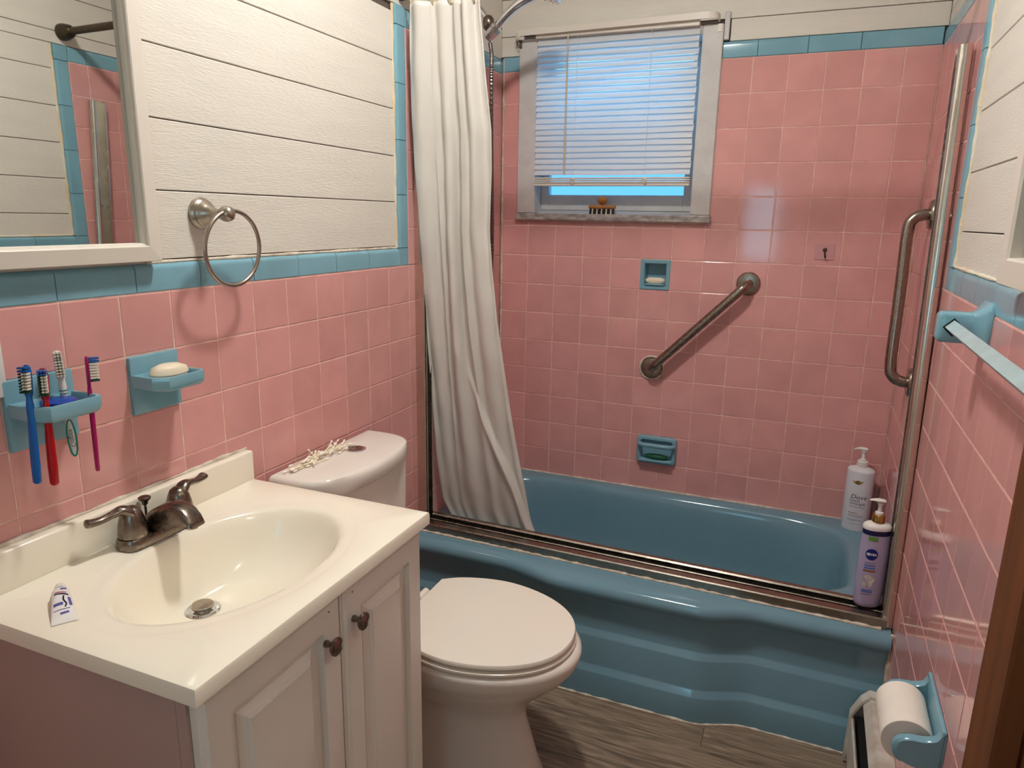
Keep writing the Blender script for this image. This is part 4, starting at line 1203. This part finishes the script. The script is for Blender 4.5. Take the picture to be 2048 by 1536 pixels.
# ================================================================ right wall fittings
mc = THING('framed_mirror', 'white framed wall cabinet mirror over the towel bar', 'mirror', (W0, D, 0), RW_ROT)
a0, a1, zb0, zb1 = D - 1.252, D - .83, 1.277, 1.95
oc = [(a0, zb0), (a1, zb0), (a1, zb1), (a0, zb1)]; f2 = .040
ic = [(a0 + f2, zb0 + f2), (a1 - f2, zb0 + f2), (a1 - f2, zb1 - f2), (a0 + f2, zb1 - f2)]
def rail2(pts_out, pts_in):
    (oa, ob), (ia, ib) = pts_out, pts_in
    prof = [(0, -.008), (0, .026), (.04, .029), (.9, .029), (.97, .025), (1, .012), (1, .004)]
    def r(o_, i_): return [(x, o_[0] + (i_[0] - o_[0]) * f, o_[1] + (i_[1] - o_[1]) * f) for f, x in prof]
    return MB().loft([r(oa, ia), r(ob, ib)])
for k in range(4):
    OBJ('frame_rail', rail2((oc[k], oc[(k + 1) % 4]), (ic[k], ic[(k + 1) % 4])), frame_white, mc)
OBJ('glass', MB().box(.002, .008, a0 + f2 - .004, a1 - f2 + .004, zb0 + f2 - .004, zb1 - f2 + .004), mirror_refl_tint, mc)

tw = THING('towel_bar', 'pale blue square towel bar on blue ceramic posts on the right wall', 'towel bar', (W0, D, 0), RW_ROT)
def post(yc):
    mb = MB()
    def q(hy, hz, x, dz=0): 
        r = min(hy, hz) * .35; pts = []
        for (sy, sz, s) in ((1, 1, 0), (-1, 1, 1), (-1, -1, 2), (1, -1, 3)):
            for k in range(4):
                t = (s + k / 3) * PI / 2
                pts.append((x, yc + sy * (hy - r) + r * math.cos(t), 1.190 + dz + sz * (hz - r) + r * math.sin(t)))
        return pts
    mb.loft([q(.040, .046, .0003), q(.040, .046, .004), q(.034, .038, .010), q(.024, .029, .018), q(.0205, .026, .026), q(.0205, .026, .064), q(.0195, .025, .071), q(.015, .020, .075)])
    return OBJ('post', mb, blue, tw, 45)
YP = D - 1.405; YP2 = D - .785
post(YP); post(YP2)
mb = MB(); d_ = .0125
mb.loft([[(.052 + dx, yq, 1.191 + dz) for dx, dz in ((d_, 0), (0, d_), (-d_, 0), (0, -d_))] for yq in (YP + .0207, YP2 - .0207)])
OBJ('bar', mb, MAT('chipped_pale_blue_bar', (176, 200, 204), .3, var=.15, vscale=30), tw)
s_ = .016
OBJ('socket', MB().loft([[(.052 + dx, YP + .0206, 1.191 + dz) for dx, dz in ((s_, 0), (0, s_), (-s_, 0), (0, -s_))], [(.052 + dx, YP + .0209, 1.191 + dz) for dx, dz in ((s_, 0), (0, s_), (-s_, 0), (0, -s_))]]), black, tw)

ph = THING('toilet_paper_holder', 'blue ceramic toilet paper holder low on the right wall', 'paper holder', (W0, D, 0), RW_ROT)
t0, t1 = D - 1.358, D - 1.182
PZ = .505; PO = .0505
def arm(y0, y1):
    pts = [(0.001, -.05), (.001, .05), (.012, .036), (.03, .028), (PO, .026), (PO + .018, .018), (PO + .025, 0), (PO + .018, -.018), (PO, -.026), (.03, -.030), (.012, -.038)]
    cp = catmull([(a, b, 0) for a, b in pts], 4, True)
    def rg2(k, yq): return [(PO * .5 + (p.x - PO * .5) * k if p.x > .004 else max(.0006, p.x), yq, PZ + p.y * k) for p in cp]
    return MB().loft([rg2(.9, y0), rg2(1, y0 + .004), rg2(1, y1 - .004), rg2(.9, y1)])
OBJ('back_plate', MB().box(.0006, .008, t0, t1, PZ - .053, PZ + .053, .003, 2), blue, ph, 40)
OBJ('arm', arm(t0, t0 + .018), blue, ph, 40)
OBJ('arm', arm(t1 - .018, t1), blue, ph, 40)
OBJ('roller', MB().tube([(PO, t0 + .0185, PZ), (PO, t1 - .0185, PZ)], .010, 14), white_pl, ph, 40)
rl_ = THING('toilet_paper_roll', 'white toilet paper roll on the blue ceramic holder', 'toilet paper', (W0, D, 0), RW_ROT)
RO, RI = .0410, .0175
r0, r1 = t0 + .030, t1 - .030
mb = MB(); seg = 48
mb.loft([[(PO - .001 + R_ * math.cos(2 * PI * k / seg), yq, PZ - .003 + R_ * math.sin(2 * PI * k / seg)) for k in range(seg)] for R_, yq in ((RI, r0), (RO - .001, r0), (RO, r0 + .001), (RO, r1 - .001), (RO - .001, r1), (RI, r1))], True, False, False)
OBJ('paper', mb, paper, rl_, 40)
OBJ('core', MB().loft([[(PO - .001 + R_ * math.cos(2 * PI * k / 32), yq, PZ - .003 + R_ * math.sin(2 * PI * k / 32)) for k in range(32)] for R_, yq in ((RI - .0004, r0), (RI - .0004, r1), (RI - .002, r1), (RI - .002, r0))] , True, False, False), cardboard, rl_, 40)

# baseboard heater
ht = THING('baseboard_heater', 'chipped white baseboard heater along the right wall by the tub', 'heater', (W0, D, 0), RW_ROT)
h0, h1 = D - 1.802, D - .76
OBJ('back_panel', MB().box(.0006, .004, h0 + .004, h1, .01, .196), heater_m, ht)
OBJ('top_cover', MB().extrude([(.0042, .196), (.036, .1985), (.052, .178), (.050, .174), (.034, .193), (.0042, .191)], h0 + .012, h1, 'y'), heater_m, ht)
OBJ('front_panel', MB().extrude([(.066, .130), (.070, .136), (.0735, .130), (.0735, .03), (.068, .022), (.066, .03)], h0 + .012, h1, 'y'), heater_m, ht)
OBJ('dark_fin_block', MB().box(.006, .060, h0 + .02, h1, .045, .135), black, ht)  # plain black block for the fins; its colour stands for shade in the slot
cap_o = [(.0006, .006), (.0006, .203), (.038, .206), (.056, .186), (.077, .140), (.079, .006)]
cap_i = [(.006, .012), (.006, .196), (.036, .199), (.052, .182), (.0725, .137), (.0735, .012)]
mb = MB()
mb.extrude(cap_o, h0, h0 + .003, 'y')
n_ = len(cap_o)
mb.loft([[(x, h0 + .003, z) for x, z in cap_o], [(x, h0 + .03, z) for x, z in cap_o], [(x, h0 + .03, z) for x, z in cap_i], [(x, h0 + .003, z) for x, z in cap_i]], True, False, False)
OBJ('end_cap', mb, heater_m, ht)

# ================================================================ bottles
def wrap(vs, yaw, rx, ry, z0, off=.0004):
    """map flat (x,z) art to an elliptical cylinder surface; x=0 faces direction yaw"""
    out = []
    for x, y, *_ in vs:
        a = x / ((rx + ry) / 2)
        out.append(((rx + off) * math.sin(a), -(ry + off) * math.cos(a), z0 + y))
    return out
def art(parent, name, vs, fs, mat, rx, ry, z0, off=.0004):
    return OBJ(name, MB().add(wrap(vs, 0, rx, ry, z0, off), fs), mat, parent)
def quad(x0, x1, y0, y1, n=8):
    vs = []; fs = []
    for i in range(n + 1):
        x = x0 + (x1 - x0) * i / n; vs += [(x, y0), (x, y1)]
    for i in range(n): fs.append((2 * i, 2 * i + 2, 2 * i + 3, 2 * i + 1))
    return vs, fs
def blob(cx, cy, rx, ry, n=28, wob=0):
    vs = [(cx, cy)] + [(cx + rx * (1 + wob * math.sin(5 * 2 * PI * k / n)) * math.cos(2 * PI * k / n), cy + ry * (1 + wob * math.sin(5 * 2 * PI * k / n)) * math.sin(2 * PI * k / n)) for k in range(n)]
    return vs, [(0, 1 + k, 1 + (k + 1) % n) for k in range(n)]

dv_ = THING('shampoo_bottle', 'tall white pump bottle with gold bird mark in the tub back corner', 'bottle', (1.350, 2.509, .3525), math.radians(-16))
RX, RY2 = .043, .034
body = OBJ('body', MB().lathe([(.0, 0), (.97, 0), (1, .003), (1, .204), (.985, .209), (.90, .213), (.45, .220), (.42, .222), (0, .222)], 48, (0, 0, 0), 'z', RX, RY2), dove_white, dv_, 35)
OBJ('collar', MB().lathe([(.0165, .2205), (.0175, .223), (.0172, .238), (.0145, .240), (.0, .240)], 28), white_pl, dv_, 40)
OBJ('pump', MB().lathe([(.0105, .240), (.0105, .245), (.0065, .247), (.0055, .250), (.0052, .268), (.0085, .270), (.0088, .276), (.0, .277)], 20)
    .loft([[(dx, hw * math.cos(t), zc + hh * math.sin(t)) for t in [2 * PI * k / 14 for k in range(14)]] for dx, hw, zc, hh in ((.013, .002, .280, .002), (.011, .008, .2805, .0045), (0, .0105, .281, .0055), (-.012, .0085, .2805, .005), (-.022, .0055, .278, .0035), (-.030, .0035, .2745, .0022), (-.032, .001, .273, .0008))]), white_pl, dv_, 50)
vs, fs = text_geo('Dove', .021, 'LEFT', .25)
art(body, 'lettering', [(x - .016, y) for x, y, z in vs], fs, ink, RX, RY2, .121)
for tx, zz_, sz in (('bond', .108, .0135), ('strength', .098, .0135)):
    vs, fs = text_geo(tx, sz, 'LEFT'); art(body, 'lettering', [(x - .016, y) for x, y, z in vs], fs, ink, RX, RY2, zz_)
for zz_, x1_, hgt in ((.086, .028, .002), (.064, .010, .002), (.056, .028, .002), (.051, .026, .0015), (.042, .022, .0012), (.039, .028, .0012), (.036, .006, .0012), (.026, .016, .0012)):
    vs, fs = quad(-.016, x1_, -hgt / 2, hgt / 2); art(body, 'small_print', vs, fs, ink_soft if zz_ != .064 else gold_print, RX, RY2, zz_)
for kk in range(9):
    vs, fs = quad(-.034 - .003 * (kk % 2), -.024 - .002 * ((kk + 1) % 3), -.0009, .0009)
    art(body, 'emboss', [(x, y + (x + .03) * .6) for x, y in vs], fs, white_pl, RX, RY2, .028 + kk * .009)
bird = [(-.016, .004), (-.010, .001), (-.004, -.001), (-.009, .002), (-.003, .006), (.003, .0075), (.008, .005), (.012, .003), (.016, .0065), (.012, -.001), (.006, -.006), (-.001, -.007), (-.008, -.004)]
art(body, 'bird_mark', [(.0, .0)] + bird, [(0, 1 + k, 1 + (k + 1) % len(bird)) for k in range(len(bird))], gold_print, RX, RY2, .172)

nv = THING('lotion_bottle', 'lilac pump lotion bottle with navy band on the tub front corner', 'bottle', (1.344, 1.9075, .3885), math.radians(17))
nz_ = [(0, .80), (.004, .88), (.012, .92), (.05, .97), (.10, 1.0), (.15, .985), (.185, .95), (.20, .93)]
RX, RY2 = .0365, .0245
def eln(k, z, kx=1.0): return [(RX * k * kx * math.copysign(abs(math.cos(t)) ** .85, math.cos(t)), RY2 * k * math.sin(t), z) for t in [2 * PI * i / 44 for i in range(44)]]
body = OBJ('body', MB().loft([eln(k, z) for z, k in nz_]), lilac, nv, 50)
band = [eln(.933, .2003), eln(.930, .206), eln(.925, .2135)]
OBJ('navy_band', MB().loft(band), navy, nv, 50)
OBJ('shoulder', MB().loft([eln(.95, .2138), eln(.96, .219), eln(.93, .223), eln(.80, .227), eln(.55, .2305), eln(.35, .232)]), white_pl, nv, 50)
OBJ('collar', MB().lathe([(.0135, .2315), (.0150, .233), (.0150, .250), (.0140, .2525), (0, .2525)], 28), gold, nv, 40)
OBJ('pump', MB().lathe([(.0095, .2525), (.0095, .258), (.0055, .260), (.005, .263), (.0048, .276), (.0075, .279), (.008, .284), (0, .285)], 20)
    .loft([[(dx, hw * math.cos(t), zc + hh * math.sin(t)) for t in [2 * PI * k / 14 for k in range(14)]] for dx, hw, zc, hh in ((.012, .002, .288, .002), (.010, .008, .288, .0042), (0, .0105, .289, .005), (-.010, .0085, .290, .0042), (-.018, .0055, .2905, .003), (-.026, .0035, .290, .002), (-.028, .001, .2895, .0008))]), white_pl, nv, 50)
def nart(name, vs, fs, mat, z0, off=.0005):
    out = []
    for x, y, *_ in vs:
        z = z0 + y
        k = 1.0
        for (za, ka), (zb_, kb) in zip(nz_, nz_[1:]):
            if za <= z <= zb_: k = ka + (kb - ka) * (z - za) / (zb_ - za)
        if z > .2: k = .93
        # invert the rounded-rectangle section numerically by arc length from the front
        t = -PI / 2; acc = 0; st = .004 * (1 if x >= 0 else -1); pv = Vector((0, -RY2 * k)); q = pv
        while acc < abs(x):
            t += st
            q = Vector((RX * k * math.copysign(abs(math.cos(t)) ** .85, math.cos(t)), RY2 * k * math.sin(t)))
            acc += (q - pv).length; pv = q
        nn = Vector((q.x / RX ** 2, q.y / RY2 ** 2)).normalized() * off
        out.append((q.x + nn.x, q.y + nn.y, z))
    return OBJ(name, MB().add(out, fs), mat, body)
NXO = -.014
vs, fs = blob(NXO, 0, .0145, .0155); nart('round_logo', vs, fs, logo_blue, .150)
vs, fs = text_geo('NIVEA', .0085, 'CENTER', 0, .0003); nart('lettering', [(x + NXO, y) for x, y, z in vs], fs, white_pl, .150, .001)
vs, fs = quad(NXO - .012, NXO + .010, -.0055, .0055); nart('green_tag', vs, fs, green_print, .1925, .0009)
for dz, a, b, hgt, mm in ((.126, -.013, .010, .0012, ink), (.119, -.013, .012, .0035, print_blue), (.112, -.014, .012, .0035, print_blue), (.1045, -.015, .014, .0045, gold_print), (.050, -.013, .013, .0030, print_blue), (.045, -.013, .013, .0030, print_blue), (.038, -.012, .010, .0014, ink)):
    vs, fs = quad(NXO + a, NXO + b, -hgt / 2, hgt / 2); nart('small_print', vs, fs, mm, dz)
vs, fs = blob(NXO - .001, 0, .0155, .0175, 40, .12); nart('flower_print', vs, fs, flower_white, .077)
